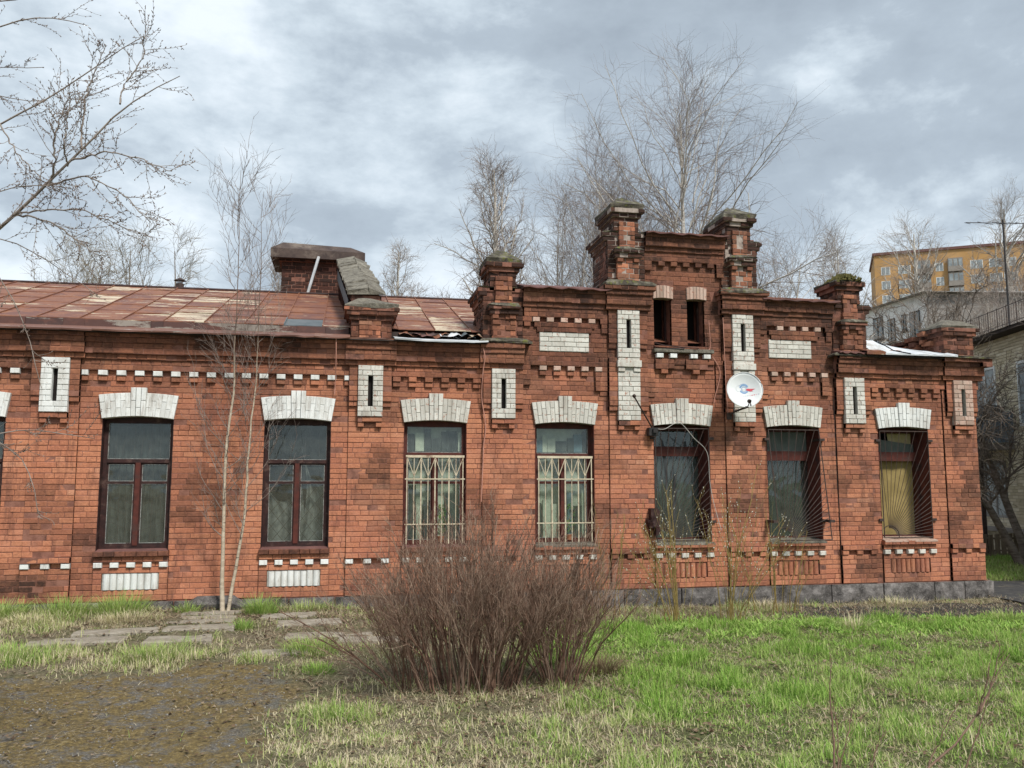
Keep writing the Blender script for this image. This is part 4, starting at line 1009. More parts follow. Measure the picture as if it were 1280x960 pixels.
# the big roof chimney with its metal hood
mb, core = MB(), MB(); brick_block(mb, -1.22, .16, 4.3, 5.2, 5.0, 6.12, .62, .45, .02, .005, core)
brick_block(mb, -1.28, .2, 4.25, 5.25, 6.12, 6.2, .8, .3, .02, .005, core)
CH = mb.build('chimney', M['brick_dark'], B); core.build('chimney_core', M['mortar'], CH)
q = MB(); x0, x1, y0, y1 = -1.42, .36, 4.12, 5.38
v = [(x0, y0, 6.16), (x1, y0, 6.16), (x1, y1, 6.16), (x0, y1, 6.16), (x0, y0, 6.34), (x1, y0, 6.32), (x1, y1, 6.32), (x0, y1, 6.34), (x0 + .22, y0 + .18, 6.50), (x1 - .28, y0 + .18, 6.46), (x1 - .28, y1 - .18, 6.46), (x0 + .22, y1 - .18, 6.50)]
q.add(v, [(0, 1, 5, 4), (1, 2, 6, 5), (2, 3, 7, 6), (3, 0, 4, 7), (4, 5, 9, 8), (5, 6, 10, 9), (6, 7, 11, 10), (7, 4, 8, 11), (8, 9, 10, 11), (3, 2, 1, 0)], .4); q.build('chimney_hood', M['hood'] if 'hood' in M else simple('dark_rust_hood', (.045, .032, .03), (.09, .065, .055), 5, .7, .2, dirt=(.15, .12, .10)), CH)
q = MB(); q.tube([(-.72, 4.14, 5.44), (-.52, 4.10, 6.2)], .028, 8); q.build('prop_pole', M['tin'], CH)
# back and side walls
q = MB(); q.box(XL - .1, 10.28, 7.5, 7.9, 0, 4.0); q.box(10.0, 10.28, .42, 7.5, 0, 3.98); q.box(XL - .1, XL, .0, 7.5, 0, 4.0); q.box(XL, 10.0, .42, 7.5, -.1, .02); q.build('back_wall', M['mortar'], B)

# ------------------------------------------------------------------ fixtures on the facade
M['dishwhite'] = simple('off_white_enamel', (0.62, 0.65, 0.66), (0.72, 0.74, 0.74), 3, .4, 0)
M['dishblue'] = simple('logo_blue', (0.16, 0.28, 0.47), (0.25, 0.38, 0.58), 8, .5, 0)
M['dishred'] = simple('logo_red', (0.55, 0.06, 0.09), (0.62, 0.14, 0.16), 8, .5, 0)
M['logogreen'] = simple('logo_green', (0.35, 0.52, 0.38), (0.42, 0.58, 0.42), 8, .5, 0)
M['logopink'] = simple('logo_pink', (0.62, 0.40, 0.45), (0.66, 0.45, 0.5), 8, .5, 0)
M['logoline'] = simple('logo_grey_line', (0.36, 0.40, 0.45), (0.42, 0.46, 0.5), 8, .5, 0)
D = thing('satellite_dish', (6.0, -.12, 3.0), 'white round satellite dish with blue and red logo bolted to the pilaster', 'satellite dish')
dc = Vector((5.955, -.50, 3.27)); dn = Vector((-.28, -.93, .22)).normalized(); du = Vector((0, 0, 1)).cross(dn).normalized() * -1; 
du = dn.cross(Vector((0, 0, 1))).normalized() * -1
if du.x < 0: du = -du
dv = dn.cross(du); dv = dv if dv.z > 0 else -dv
RD = .265
def dpt(a, b, lift=0.0):      # point on the reflector, a,b in units of radius
    r2 = a * a + b * b; return tuple(dc + du * a * RD + dv * b * RD * 1.04 - dn * (.075 * (1 - r2)) + dn * lift)
q = MB(); N = 40; RR_ = 8; vs = [dpt(0, 0)]
for k in range(1, RR_ + 1):
    for j in range(N): an = 2 * pi * j / N; vs.append(dpt(cos(an) * k / RR_, sin(an) * k / RR_))
fs = [(0, 1 + j, 1 + (j + 1) % N) for j in range(N)]
for k in range(RR_ - 1):
    for j in range(N): a = 1 + k * N; fs.append((a + j, a + N + j, a + N + (j + 1) % N, a + (j + 1) % N))
n0 = len(vs); vs += [tuple(Vector(v) - dn * .012) for v in vs[1 + (RR_ - 1) * N:]]; a = 1 + (RR_ - 1) * N
fs += [(a + j, n0 + j, n0 + (j + 1) % N, a + (j + 1) % N) for j in range(N)]
q.add(vs, fs); q.tube([dpt(cos(2 * pi * j / N), sin(2 * pi * j / N)) for j in range(N + 1)], .006, 6, cap=False); refl = q.build('reflector', M['dishwhite'], D, smooth=True)
def decal(pts, mat, name='logo', lift=.002):
    q = MB(); q.face([dpt(a, b, lift) for a, b in pts]); q.build(name, M[mat], refl)
def ring(cx_, cy_, r0, r1, a0, a1, mat, lift=.002, n=18):
    q = MB()
    for k in range(n):
        t0, t1 = radians(a0 + (a1 - a0) * k / n), radians(a0 + (a1 - a0) * (k + 1) / n)
        q.face([dpt(cx_ + r0 * cos(t0), cy_ + r0 * sin(t0), lift), dpt(cx_ + r1 * cos(t0), cy_ + r1 * sin(t0), lift), dpt(cx_ + r1 * cos(t1), cy_ + r1 * sin(t1), lift), dpt(cx_ + r0 * cos(t1), cy_ + r0 * sin(t1), lift)])
    q.build('logo', M[mat], refl)
ring(0, .12, .17, .27, 25, 165, 'dishblue'); ring(0, .10, .12, .15, 0, 360, 'dishblue', .0022); ring(0, .10, .17, .26, 200, 330, 'dishblue'); ring(-.02, .1, .30, .315, 40, 150, 'dishblue', .0025)
ring(-.28, .13, .17, .185, 70, 275, 'logoline', .0025)
decal([(-.12, .10), (-.02, .19), (.08, .10), (-.02, .04)], 'dishwhite', lift=.003)
decal([(.08, .07), (.20, .14), (.36, .12), (.62, .10), (.42, .03), (.50, -.02), (.34, -.04), (.2, .01)], 'dishred', lift=.003)
for k, m in enumerate(['logogreen'] * 2 + ['logoline'] * 4 + ['logopink'] * 1 + ['dishred'] * 2 + ['logopink', 'logoline']):
    x_ = -.42 + k * .115; y_ = -.36 + .02 * k * .5 ; decal([(x_, y_), (x_ + .07, y_ + .01), (x_ + .075, y_ + .05), (x_ + .01, y_ + .05)], m)
q = MB(); foot = Vector((5.87, -.11, 2.90)); q.tube([foot, Vector((5.92, -.2, 2.96)), Vector((6.05, -.40, 3.02))], .016, 8); q.tube([tuple(Vector((6.05, -.40, 3.02))), tuple(dc - dn * .09)], .016, 8)
q.box(5.83, 5.91, -.135, -.105, 2.84, 2.94); q.box(5.99, 6.09, -.40, -.34, 3.08, 3.3); q.build('mast_bracket', M['iron'], D)
lt = dc + dn * .36 - dv * .30; q = MB(); q.tube([tuple(dc - dv * RD * 1.0), tuple(dc - dv * RD * 1.2 + dn * .1), tuple(lt)], .009, 6); q.build('feed_arm', M['iron'], D)
q = MB(); q.tube([tuple(lt - dn * .01), tuple(lt - dn * .07 + dv * .02)], [.022, .032], 10); q.tube([tuple(lt), tuple(lt + dn * .04), tuple(lt + dn * .02 - dv * .08)], .014, 8); q.build('feed_horn', M['iron'], D)

def cable(pts, r, mat, label, n=6):
    P_ = [Vector(p) for p in pts]; out_ = []
    for i in range(len(P_) - 1):
        p0, p1, p2, p3 = P_[max(i - 1, 0)], P_[i], P_[i + 1], P_[min(i + 2, len(P_) - 1)]
        for k in range(n):
            t = k / n; out_.append(.5 * ((2 * p1) + (-p0 + p2) * t + (2 * p0 - 5 * p1 + 4 * p2 - p3) * t * t + (-p0 + 3 * p1 - 3 * p2 + p3) * t ** 3))
    out_.append(P_[-1]); q = MB(); q.tube(out_, r, 6)
    o = q.build('cable', mat, None, loc=P_[-1]); return tag(o, label, 'cable')
M['cpink'] = simple('pinkish_cable', (.40, .19, .14), (.50, .26, .20), 9, .6, 0); M['cwhite'] = simple('white_cable', (.36, .35, .32), (.46, .44, .41), 9, .6, 0); M['cblack'] = simple('black_cable', (.02, .02, .02), (.04, .035, .035), 9, .6, 0)
cable([(1.98, -.20, 3.88), (2.02, -.21, 3.7), (2.0, -.15, 3.45), (2.0, -.07, 3.1), (2.06, -.06, 2.7), (2.03, -.06, 2.4), (2.02, -.06, 2.1), (2.0, -.06, 1.6)], .008, M['cpink'], 'pinkish cable hanging down the brick wall left of the broken turret pilaster')
cable([(4.63, -.10, 2.70), (4.8, -.12, 2.68), (4.98, -.10, 2.77), (5.1, -.10, 2.76), (5.3, -.08, 2.55), (5.52, -.05, 2.33), (5.56, -.03, 1.9), (5.62, -.03, 1.55), (5.72, -.05, 1.15)], .0048, M['cwhite'], 'loose white cable looping across the red framed window')
cable([(5.60, -.06, 4.40), (5.62, -.05, 4.0), (5.60, -.05, 3.9), (5.77, -.05, 3.6), (5.68, -.04, 3.2), (5.66, -.04, 3.1)], .006, M['cpink'], 'thin pinkish wire drooping between the small tower windows and the dish pilaster')
cable([(5.83, -.08, 4.45), (5.83, -.10, 3.9), (5.84, -.10, 3.3), (5.86, -.10, 2.98), (5.83, -.09, 2.8)], .006, M['cpink'], 'thin wire running down the left edge of the dish pilaster')
cable([(-.115, -.26, 3.92), (-.11, -.22, 3.6), (-.115, -.08, 3.3), (-.12, -.07, 3.12)], .007, M['cpink'], 'short pinkish cable hanging from the eave above the birch side window')
cable([(7.70, -.055, 3.2), (7.70, -.055, 2.4), (7.71, -.055, 1.4), (7.74, -.06, .35)], .004, M['cblack'], 'thin dark downlead running down the wall right of the tilted grille')
q = MB(); q.tube([(4.175, -.55, 3.13), (4.20, -.54, 3.10), (4.6, -.14, 2.70)], [.018, .011, .012], 8); q.tube([(4.17, -.56, 3.125), (4.19, -.55, 3.14)], .028, 8)
o = q.build('service_pole', M['iron'], None, loc=(4.6, -.1, 2.66)); tag(o, 'black slanting service bracket pole between the tower pilaster and red framed window', 'bracket')
q = MB(); q.box(4.55, 4.69, -.16, -.04, 2.58, 2.70); q.box(4.6, 4.66, -.2, -.16, 2.62, 2.68); q.tube([(4.62, -.14, 2.70), (4.66, -.12, 3.06)], .004, 5); q.tube([(4.60, -.04, 2.66), (4.60, .0, 2.66)], .01, 5)
jb = q.build('junction_box', M['cblack'], None, loc=(4.62, -.05, 2.64)); tag(jb, 'small black junction box at the upper left corner of the red framed window', 'junction box')
q = MB(); rr = random.Random(2)
for k in range(14): q.box(4.60 + rr.uniform(-.09, .03), 4.66 + rr.uniform(-.04, .04), -.14, -.04, 1.25 + rr.uniform(-.16, .16), 1.33 + rr.uniform(-.1, .16), jit=.02)
o = q.build('rusty_hinge_scrap', M['frame_dark'], None, loc=(4.6, -.05, 1.2)); tag(o, 'rusty scrap of torn shutter iron left of the red framed window', 'scrap')
#__PART2__
# ------------------------------------------------------------------ background buildings
def rot2(p, o, a): return (o[0] + p[0] * cos(a) - p[1] * sin(a), o[1] + p[0] * sin(a) + p[1] * cos(a))
class Fr(MB):
    """mesh in a building's own frame: u along the facade, w outwards from it, z up"""
    def __init__(s, o, a): super().__init__(); s.o = o; s.a = a
    def bb(s, u0, u1, w0, w1, z0, z1, tone=.5, soot_shade=0.0):
        n = len(s.v); s.box(u0, u1, -w1, -w0, z0, z1, tone, soot_shade)
        s.v[n:] = [(*rot2((x, y), s.o, s.a), z) for x, y, z in s.v[n:]]
M['far_pane'] = simple('far_window_glass', (0.16, 0.19, 0.21), (0.36, 0.40, 0.42), .35, .25, 0)
M['far_frame'] = simple('white_window_frame', (.62, .64, .64), (.7, .72, .72), 2, .6, 0)
M['ochre'] = simple('ochre_panel_wall', (0.40, 0.235, 0.095), (0.47, 0.285, 0.13), .25, .9, 0, dirt=(.36, .22, .10))
M['loggia'] = simple('grey_loggia_panels', (0.20, 0.18, 0.165), (0.27, 0.25, 0.23), .6, .9, 0)
# ochre tower block: facade from (102.9,137.4) to the right, nearly square to the view
O_ = (102.9, 137.4); A_ = math.atan2(123.83 - 137.42, 125.27 - 102.89); T = thing('apartment_block', (113, 135, 0), 'tall ochre yellow panel apartment block far behind, with rows of white framed windows', 'apartment block')
q = Fr(O_, A_); q.bb(0, 60, -14, 0, 0, 46.6); q.build('wall', M['ochre'], T)
q = Fr(O_, A_); q.bb(-.3, 60.3, -14.3, .3, 46.6, 47.1); q.build('roof', M['maroon'], T)
for k in range(14):
    z1 = 44.9 - k * 2.85 + .0
    for (u, w, lg) in ((2.0, 1.5, 0), (5.4, 2.1, 0), (11.6, 1.2, 0), (18.0, 2.0, 0), (21.2, 2.0, 0), (23.6, 2.0, 0), (27.0, 1.8, 0), (30.6, 2.4, 0), (36, 2.2, 0), (42, 2.4, 0), (47.6, 2.2, 0), (52, 2.4, 0)):
        zc0, zc1 = z1 - 2.3, z1 - .8
        q = Fr(O_, A_); q.bb(u - w / 2 - .08, u + w / 2 + .08, .0, .04, zc0 - .08, zc1 + .08); f = q.build('window', M['far_frame'], T)
        q = Fr(O_, A_)
        n = 3 if w > 2.5 else 2
        for j in range(n): q = Fr(O_, A_); a0 = u - w / 2 + j * w / n; q.bb(a0 + .06, a0 + w / n - .06, .0, .06, zc0, zc1); q.build('pane', M['far_pane'], f)
    for (u0, u1) in ((7.5, 10.0), (13.0, 15.6)):
        q = Fr(O_, A_); q.bb(u0, u1, .0, .9, z1 - 2.75, z1 - 1.75); b = q.build('balcony', M['loggia'], T)
        for j in range(3):
            q = Fr(O_, A_); w = (u1 - u0) / 3; q.bb(u0 + j * w + .12, u0 + (j + 1) * w - .12, .0, .75, z1 - 1.7, z1 - .35); q.build('pane', M['far_pane'], b)
        q = Fr(O_, A_); q.bb(u0 + .02, u1 - .02, .0, .7, z1 - 1.75, z1 - .1); q.build('loggia', M['loggia'], T)
# white painted two storey house with grey side
O2 = (30.35, 27.38); A2 = math.atan2(27.38 - 32.53, 30.35 - 30.09)
M['whitewash'] = simple('patchy_whitewash', (0.78, 0.78, 0.77), (0.86, 0.86, 0.85), 1.3, .9, .1, 20, dirt=(.50, .50, .48))
M['greyrender'] = simple('grey_render', (0.22, 0.21, 0.20), (0.30, 0.29, 0.28), 1, .9, 0, dirt=(.16, .15, .14))
T = thing('white_house', (33, 31, 0), 'whitewashed two storey house with dark windows and grey gable behind the corner pillar', 'house')
v = [(30.35, 27.38), (44, 25.2), (45, 37.5), (30.04, 39.5)]
q = MB(); n = 4
q.add([(x, y, 0) for x, y in v] + [(x, y, 11.9) for x, y in v], [(3, 0, 4, 7), (0, 1, 5, 4), (1, 2, 6, 5), (2, 3, 7, 6)])
hw = q.build('wall', [M['whitewash'], M['greyrender']], T); hw.data.polygons[1].material_index = 1; hw.data.polygons[2].material_index = 1
q = MB(); e = .35
q.add([(29.9, 27.0, 11.9), (44.3, 24.8, 11.9), (45.3, 37.9, 11.9), (29.6, 40, 11.9), (36.8, 30.5, 13.0), (37.3, 34.5, 13.0)], [(0, 1, 4), (1, 2, 5, 4), (2, 3, 5), (3, 0, 4, 5), (3, 2, 1, 0)]); q.build('roof', M['greyrender'], T)
for (y0, y1, z0, z1) in ((31.0, 31.9, 10.05, 11.35), (29.95, 30.6, 9.7, 11.05), (29.0, 29.4, 10.2, 11.1), (27.9, 28.75, 9.6, 11.1), (30.0, 30.8, 8.2, 9.35), (28.6, 29.3, 8.0, 9.2), (32.6, 33.6, 10.0, 11.3), (31.4, 32.2, 8.2, 9.3), (34.6, 35.8, 9.9, 11.2), (37, 38, 9.9, 11.2), (28.6, 29.6, 4.2, 5.6), (31, 32.2, 4.2, 5.6), (34, 35, 4.2, 5.6)):
    X = lambda y: 30.35 - (y - 27.38) * .0256
    q = MB(); q.add([(X(y0) - .03, y0, z0), (X(y1) - .03, y1, z0), (X(y1) - .03, y1, z1), (X(y0) - .03, y0, z1)], [(0, 1, 2, 3)]); q.box(X(y0) - .06, X(y0), y0 - .1, y1 + .1, z0 - .12, z0); w = q.build('window', M['gap_dark'], T)
    nn = 2
    for j in range(nn):
        a0 = y0 + (y1 - y0) * j / nn; q = MB(); q.box(X(a0) - .055, X(a0) - .035, a0 + .06, a0 + (y1 - y0) / nn - .06, z0 + .08, z1 - .08); q.build('pane', M['far_pane'], w)
# cream brick house on the right, seen along its long side
def pale_brick():
    t = NT('cream_silicate_brick', .9); col = t.ramp(t.attr('tone').outputs['Fac'], [(0, (.46, .40, .28)), (.5, (.60, .53, .40)), (1, (.70, .64, .51))])
    col = t.mix(t.math('MULTIPLY', t.step(t.noise(2.2, 5, .7), .5, .75), .4), col, (.2, .17, .12)); t.bump(t.noise(40, 4, .7), .4, .01); return t.done(col)
M['cream'] = pale_brick(); M['cream_mortar'] = simple('grey_cream_joint', (.30, .26, .2), (.40, .36, .28), 8, .95, .2)
O3 = (17.53, 8.71); A3 = math.atan2(5.99 - 8.71, 16.82 - 17.53); 
T = thing('cream_brick_house', (20, 9, 0), 'two storey cream brick house with railed tin roof and cluttered balcony at the right edge', 'house')
LU = 12.0; U0 = -3.2
q = Fr(O3, A3); q.bb(U0, LU, -8, -.02, 0, 5.7); q.build('wall', M['cream_mortar'], T)
opens = [(.05, 1.25, 3.4, 5.0), (.3, 1.5, .95, 2.45), (2.35, 3.6, 3.3, 4.95), (2.45, 3.6, .95, 2.5), (5, 6.3, 3.35, 4.95), (5, 6.3, .95, 2.55), (8, 9.3, 3.35, 4.95), (8, 9.3, .95, 2.55)]
fieldq = Fr(O3, A3); indiv = []; rr = random.Random(8)
for r in range(71):
    z0 = .02 + r * .08; u = U0 - (.13 if r % 2 else 0)
    while u < LU:
        w = .26; a, b = max(u, U0), min(u + w, LU); u += w
        if b - a < .03: continue
        for (o0, o1, oz0, oz1) in opens:
            if z0 + .04 > oz0 and z0 + .04 < oz1:
                if a < o0 < b: b = o0
                elif a < o1 < b: a = o1
                elif a >= o0 and b <= o1: b = a
        if b - a < .03: continue
        fieldq.bb(a + .006, b - .006, -.02, rr.uniform(.008, .016), z0 + .005, z0 + .074, rr.random())
fieldq.build('brickwork', M['cream'], T, kind='stuff')
for k, (u0, u1, z0, z1) in enumerate(opens):
    q = Fr(O3, A3); 
    for (a, b, c_, d_) in ((u0, u0 + .07, z0, z1), (u1 - .07, u1, z0, z1), (u0 + .07, u1 - .07, z0, z0 + .07), (u0 + .07, u1 - .07, z1 - .07, z1), ((u0 + u1) / 2 - .04, (u0 + u1) / 2 + .04, z0 + .07, z1 - .07)): q.bb(a, b, -.015, .03, c_, d_)
    w = q.build('window', M['far_frame'] if k != 1 else M['greyrender'], T)
    for a in (u0 + .07, (u0 + u1) / 2 + .04):
        q = Fr(O3, A3); q.bb(a, a + (u1 - u0) / 2 - .11, -.012, .005, z0 + .07, z1 - .07); q.build('pane', M['far_pane'], w)
q = Fr(O3, A3); q.bb(U0 - .3, LU + .3, -.4, .42, 5.70, 5.78); q.build('eave_board', M['soffit'], T)
q = Fr(O3, A3); q.add([(*rot2((u, -w), O3, A3), z) for u, w, z in ((U0 - .3, .45, 5.79), (LU + .3, .45, 5.79), (LU + .3, -4, 7.3), (U0 - .3, -4, 7.3), (U0 - .3, -8.4, 5.8), (LU + .3, -8.4, 5.8))], [(0, 1, 2, 3), (3, 2, 5, 4), (0, 3, 4), (1, 5, 2)]); rf = q.build('roof', M['tin'], T)
for k in range(28):
    u = U0 + k * .5; q = Fr(O3, A3)
    n = len(q.v); pts = [(*rot2((u, .1), O3, A3), 5.9), (*rot2((u, .1), O3, A3), 6.55)]; q.tube(pts, .014, 5); 
    if k < 27:
        for j in range(1, 4): pp = rot2((u + j * .125, .1), O3, A3); q.tube([(*pp, 6.0), (*pp, 6.5)], .007, 4)
        q.tube([(*rot2((u, .1), O3, A3), 6.52), (*rot2((u + .5, .1), O3, A3), 6.52)], .012, 5); q.tube([(*rot2((u, .1), O3, A3), 6.05), (*rot2((u + .5, .1), O3, A3), 6.05)], .01, 5)
    q.build('roof_railing', M['iron'], rf)
q = Fr(O3, A3); q.bb(.1, 2.0, 0, 1.0, 2.72, 2.86); bal = q.build('balcony', M['loggia'], T)
M['balc'] = simple('blue_grey_board', (.10, .14, .19), (.22, .25, .28), 3, .8, .2)
for k in range(12):
    q = Fr(O3, A3); u = .1 + k * .158; q.bb(u + .008, u + .15, .97, 1.0, 2.9, 3.7 + rr.uniform(-.03, .03), rr.random()); q.build('balcony_board', M['balc'] if k % 3 else M['greyrender'], bal)
for k in range(6):
    q = Fr(O3, A3); w = .16 * k; q.bb(.1, .13, w + .01, w + .15, 2.9, 3.7); q.build('balcony_board', M['balc'], bal); q = Fr(O3, A3); q.bb(1.97, 2.0, w + .01, w + .15, 2.9, 3.7); q.build('balcony_board', M['balc'], bal)
for k in range(9):
    q = Fr(O3, A3); u = rr.uniform(.2, 1.6); z = 3.6 + rr.uniform(0, .12); q.bb(u, u + rr.uniform(.15, .35), .3 + rr.uniform(-.2, .2), .75, z, z + rr.uniform(.08, .18), rr.random()); q.v = [(a + rr.uniform(-.03, .03), b + rr.uniform(-.03, .03), c_) for a, b, c_ in q.v]
    q.build('folded_blanket', [M['brick'], M['paper'], M['balc']][k % 3], bal)
for u in (.2, 1.85): q2 = Fr(O3, A3); q2.bb(u, u + .1, .8, .9, 0, 2.72); q2.build('balcony_post', M['iron'], T)
q = Fr(O3, A3); q.bb(-.2, 3.9, .02, .45, .62, .70); q.build('window_canopy', M['loggia'], T)

# television aerial
AX, AY = 20.0, 10.05
An = thing('television_aerial', (AX, AY, 5.9), 'tall thin rooftop television aerial on a black mast against the ochre block', 'aerial')
q = MB(); q.tube([(AX, AY, 5.9), (AX, AY, 10.0)], [.035, .025], 6); q.build('mast', M['cblack'], An)
vx, vy = cos(PSI), -sin(PSI)
q = MB(); q.tube([(AX - vx * 1.15, AY - vy * 1.15, 9.90), (AX + vx * 1.6, AY + vy * 1.6, 9.86)], .014, 5); q.build('boom', M['cblack'], An)
for k, (s, l) in enumerate(((-1.1, .3), (-.55, .75), (-.18, .45), (-.05, .6), (.3, .35), (.55, .4), (.9, .45), (1.4, .4))):
    q = MB(); c0 = Vector((AX + vx * s, AY + vy * s, 9.88)); d = Vector((vx * .35, .8, .32)).normalized() * l
    q.tube([tuple(c0 - d), tuple(c0 + d)], .008, 4); q.build('aerial_element', M['cblack'], An)

# ------------------------------------------------------------------ wooden fence right of the building
M['oldwood'] = simple('weathered_grey_wood', (0.16, 0.125, 0.09), (0.26, 0.21, 0.155), 8, .9, .4, 40, stretch=(1, 1, .2), dirt=(.08, .065, .045))
FN = thing('picket_fence', (16.2, 6.6, 0), 'old grey wooden picket fence on the grass behind the building corner', 'fence')
fa = Vector((15.1, 6.9, 0)); fb = Vector((19.2, 6.0, 0)); fd = (fb - fa).normalized()
for k in range(27):
    p = fa + fd * k * .155; h = .62 + RND.uniform(-.06, .05) + (.18 if k % 9 == 8 else 0); q = MB(); lx = RND.uniform(-.02, .02)
    q.add([tuple(p + fd * a + Vector((b, .0, 0)) * 0 + Vector((0, b, z)) + (Vector((lx, 0, 0)) if z > .3 else Vector((0, 0, 0)))) for z in (0.0, h) for b in (-.012, .012) for a in (0, .115)], [(0, 1, 5, 4), (2, 6, 7, 3), (0, 4, 6, 2), (1, 3, 7, 5), (4, 5, 7, 6)])
    q.build('picket', M['oldwood'], FN)
for z in (.18, .48):
    q = MB(); a, b = fa + Vector((0, .03, z)), fb + Vector((0, .03, z)); q.tube([tuple(a), tuple(b)], .025, 4); q.build('rail', M['oldwood'], FN)

# ------------------------------------------------------------------ side path and slabs
gpx = np.arange(10.35, 26, .2); pv = []
M['asphalt'] = simple('cracked_dark_asphalt', (.035, .035, .038), (.07, .068, .066), 9, .95, .6, 70, dirt=(.13, .115, .09))
for x in gpx:
    for k, y in enumerate((-.75, -.3, .5, 1.2, 2.0)):
        yy = y + (float(vn(x, k, 1.7, 4)) - .5) * .5 + (x - 10.3) * -.06; pv.append((x, yy, float(terr(x, yy)) + .035))
pv = np.array(pv); nn = len(gpx); ii = np.array([[i * 5 + k, (i + 1) * 5 + k, (i + 1) * 5 + k + 1, i * 5 + k + 1] for i in range(nn - 1) for k in range(4)])
np_mesh('path', pv, ii, M['asphalt'], kind='structure')
SLABS = [  # cx, cy, half length, half width, angle
 (-2.83, -1.95, .50, .17, .10), (-2.52, -1.55, .46, .15, .07), (-1.76, -1.98, .36, .20, .03), (-1.62, -1.48, .40, .16, .02), (-1.66, -1.08, .40, .12, .03), (-1.62, -.70, .36, .12, -.02),
 (-.62, -.82, .34, .16, .05), (-.35, -1.28, .38, .18, .10), (-.1, -1.9, .5, .16, .04), (-.70, -2.75, .40, .13, .05), (.35, -2.3, .35, .13, -.1), (-1.62, -.42, .38, .14, .04)]
slab_lab = ['pale paving slab at the far left, front one of a pair', 'pale paving slab at the left, rear one of the pair', 'paving slab nearest the camera on the path to the birch', 'second paving slab from the front on the path to the birch',
 'narrow third paving slab on the path to the birch', 'rearmost low paving slab on the path to the birch', 'paving slab near the wall left of the big bush', 'middle paving slab behind the left of the big bush', 'long paving slab at the left foot of the big bush', 'half buried slab in the grass in front of the birch path', 'broken paving slab partly under the big bush', 'flat stone slab right in front of the birch foot']
for k, (cx_, cy_, hl, hw_, an) in enumerate(SLABS):
    q = MB(); zt = float(terr(cx_, cy_)) + .022; n = 8; ring_ = []
    for (a, b) in [(-1, -1), (-.3, -1), (.4, -1), (1, -1), (1, .1), (1, 1), (.3, 1), (-.4, 1), (-1, 1), (-1, 0)]:
        x = a * hl + RND.uniform(-.015, .015); y = b * hw_ + RND.uniform(-.015, .015); ring_.append(rot2((x, y), (cx_, cy_), an))
    m = len(ring_); tl = RND.uniform(-.012, .012)
    vs = [(cx_ + (x - cx_) * .97, cy_ + (y - cy_) * .95, zt + tl * (x - cx_)) for x, y in ring_] + [(x, y, zt - .012 + tl * (x - cx_)) for x, y in ring_] + [(x, y, zt - .12) for x, y in ring_]
    q.add(vs, [tuple(range(m))] + [(l * m + m + i, l * m + m + (i + 1) % m, l * m + (i + 1) % m, l * m + i) for l in range(2) for i in range(m)], RND.random() * .5)
    o = q.build('paving_slab', M['slab'], None, loc=(cx_, cy_, zt - .12)); tag(o, slab_lab[k], 'paving slab', 'paving slabs in the grass')
q = MB(); q.tube([(-2.02, -.12, .2), (-1.85, -.12, .26), (-1.4, -.1, .26), (-1.25, -.12, .2)], [.05, .10, .10, .05], 8, .6); o = q.build('stone', M['granite'], None, loc=(-1.65, -.15, .12)); tag(o, 'dark flat kerb stone lying across the foot of the birch', 'stone')

# ------------------------------------------------------------------ trees and shrubs
def norm(v): return v / np.maximum(np.linalg.norm(v, axis=-1, keepdims=True), 1e-9)
def grow(P, R, n, t0, t1, length, ang, up, K, wob, rng, r_k=.6, tip=.3, tpow=1.0, droop=0.0, rmin=.0, azim=None):
    """n children on every parent polyline. P (N,k,3), R (N,k)"""
    N, k, _ = P.shape; t = t0 + (t1 - t0) * ((np.arange(n)[None, :] + rng.rand(N, n)) / n) ** tpow
    f = t * (k - 1); i0 = np.clip(f.astype(int), 0, k - 2); w = (f - i0)[..., None]; a = np.arange(N)[:, None]
    p0 = P[a, i0] * (1 - w) + P[a, i0 + 1] * w; tan_ = norm(P[a, i0 + 1] - P[a, i0]); r0 = (R[a, i0] * (1 - w[..., 0]) + R[a, i0 + 1] * w[..., 0]) * r_k
    h = rng.randn(N, n, 3); perp = norm(h - (h * tan_).sum(-1, keepdims=True) * tan_)
    an = (ang[0] + (ang[1] - ang[0]) * rng.rand(N, n))[..., None]; d = norm(tan_ * np.cos(an) + perp * np.sin(an))
    L = length(t, rng.rand(N, n), N) / (K - 1); out = np.zeros((N, n, K, 3)); out[:, :, 0] = p0; p = p0
    for j in range(1, K):
        d = norm(d + np.array([0, 0, up - droop * j]) + rng.randn(N, n, 3) * wob); p = p + d * L[..., None]; out[:, :, j] = p
    rad = np.maximum(r0, rmin)[..., None] * np.linspace(1, tip, K)[None, None]
    return out.reshape(N * n, K, 3), rad.reshape(N * n, K)
def tubes(P, R, sides=3):
    N, K, _ = P.shape; d = np.zeros_like(P); d[:, 1:-1] = P[:, 2:] - P[:, :-2]; d[:, 0] = P[:, 1] - P[:, 0]; d[:, -1] = P[:, -1] - P[:, -2]; d = norm(d)
    ref = np.where(np.abs(d[..., 2:3]) < .9, np.array([0, 0, 1.]), np.array([1., 0, 0])); u = norm(np.cross(d, ref)); w = np.cross(d, u)
    a = 2 * pi * np.arange(sides) / sides
    V = P[:, :, None] + (u[:, :, None] * np.cos(a)[:, None] + w[:, :, None] * np.sin(a)[:, None]) * R[:, :, None, None]
    idx = np.arange(N * K * sides).reshape(N, K, sides); nx = np.roll(idx, -1, axis=2)
    Q = np.stack([idx[:, :-1], idx[:, 1:], nx[:, 1:], nx[:, :-1]], -1).reshape(-1, 4)
    return V.reshape(-1, 3), Q
def joinm(parts):
    vs, qs, ts, n = [], [], [], 0
    for V, Q, t in parts: vs.append(V); qs.append(Q + n); n += len(V); ts.append(np.full(len(Q), t) if np.isscalar(t) else t)
    return np.concatenate(vs), np.concatenate(qs), np.concatenate(ts)
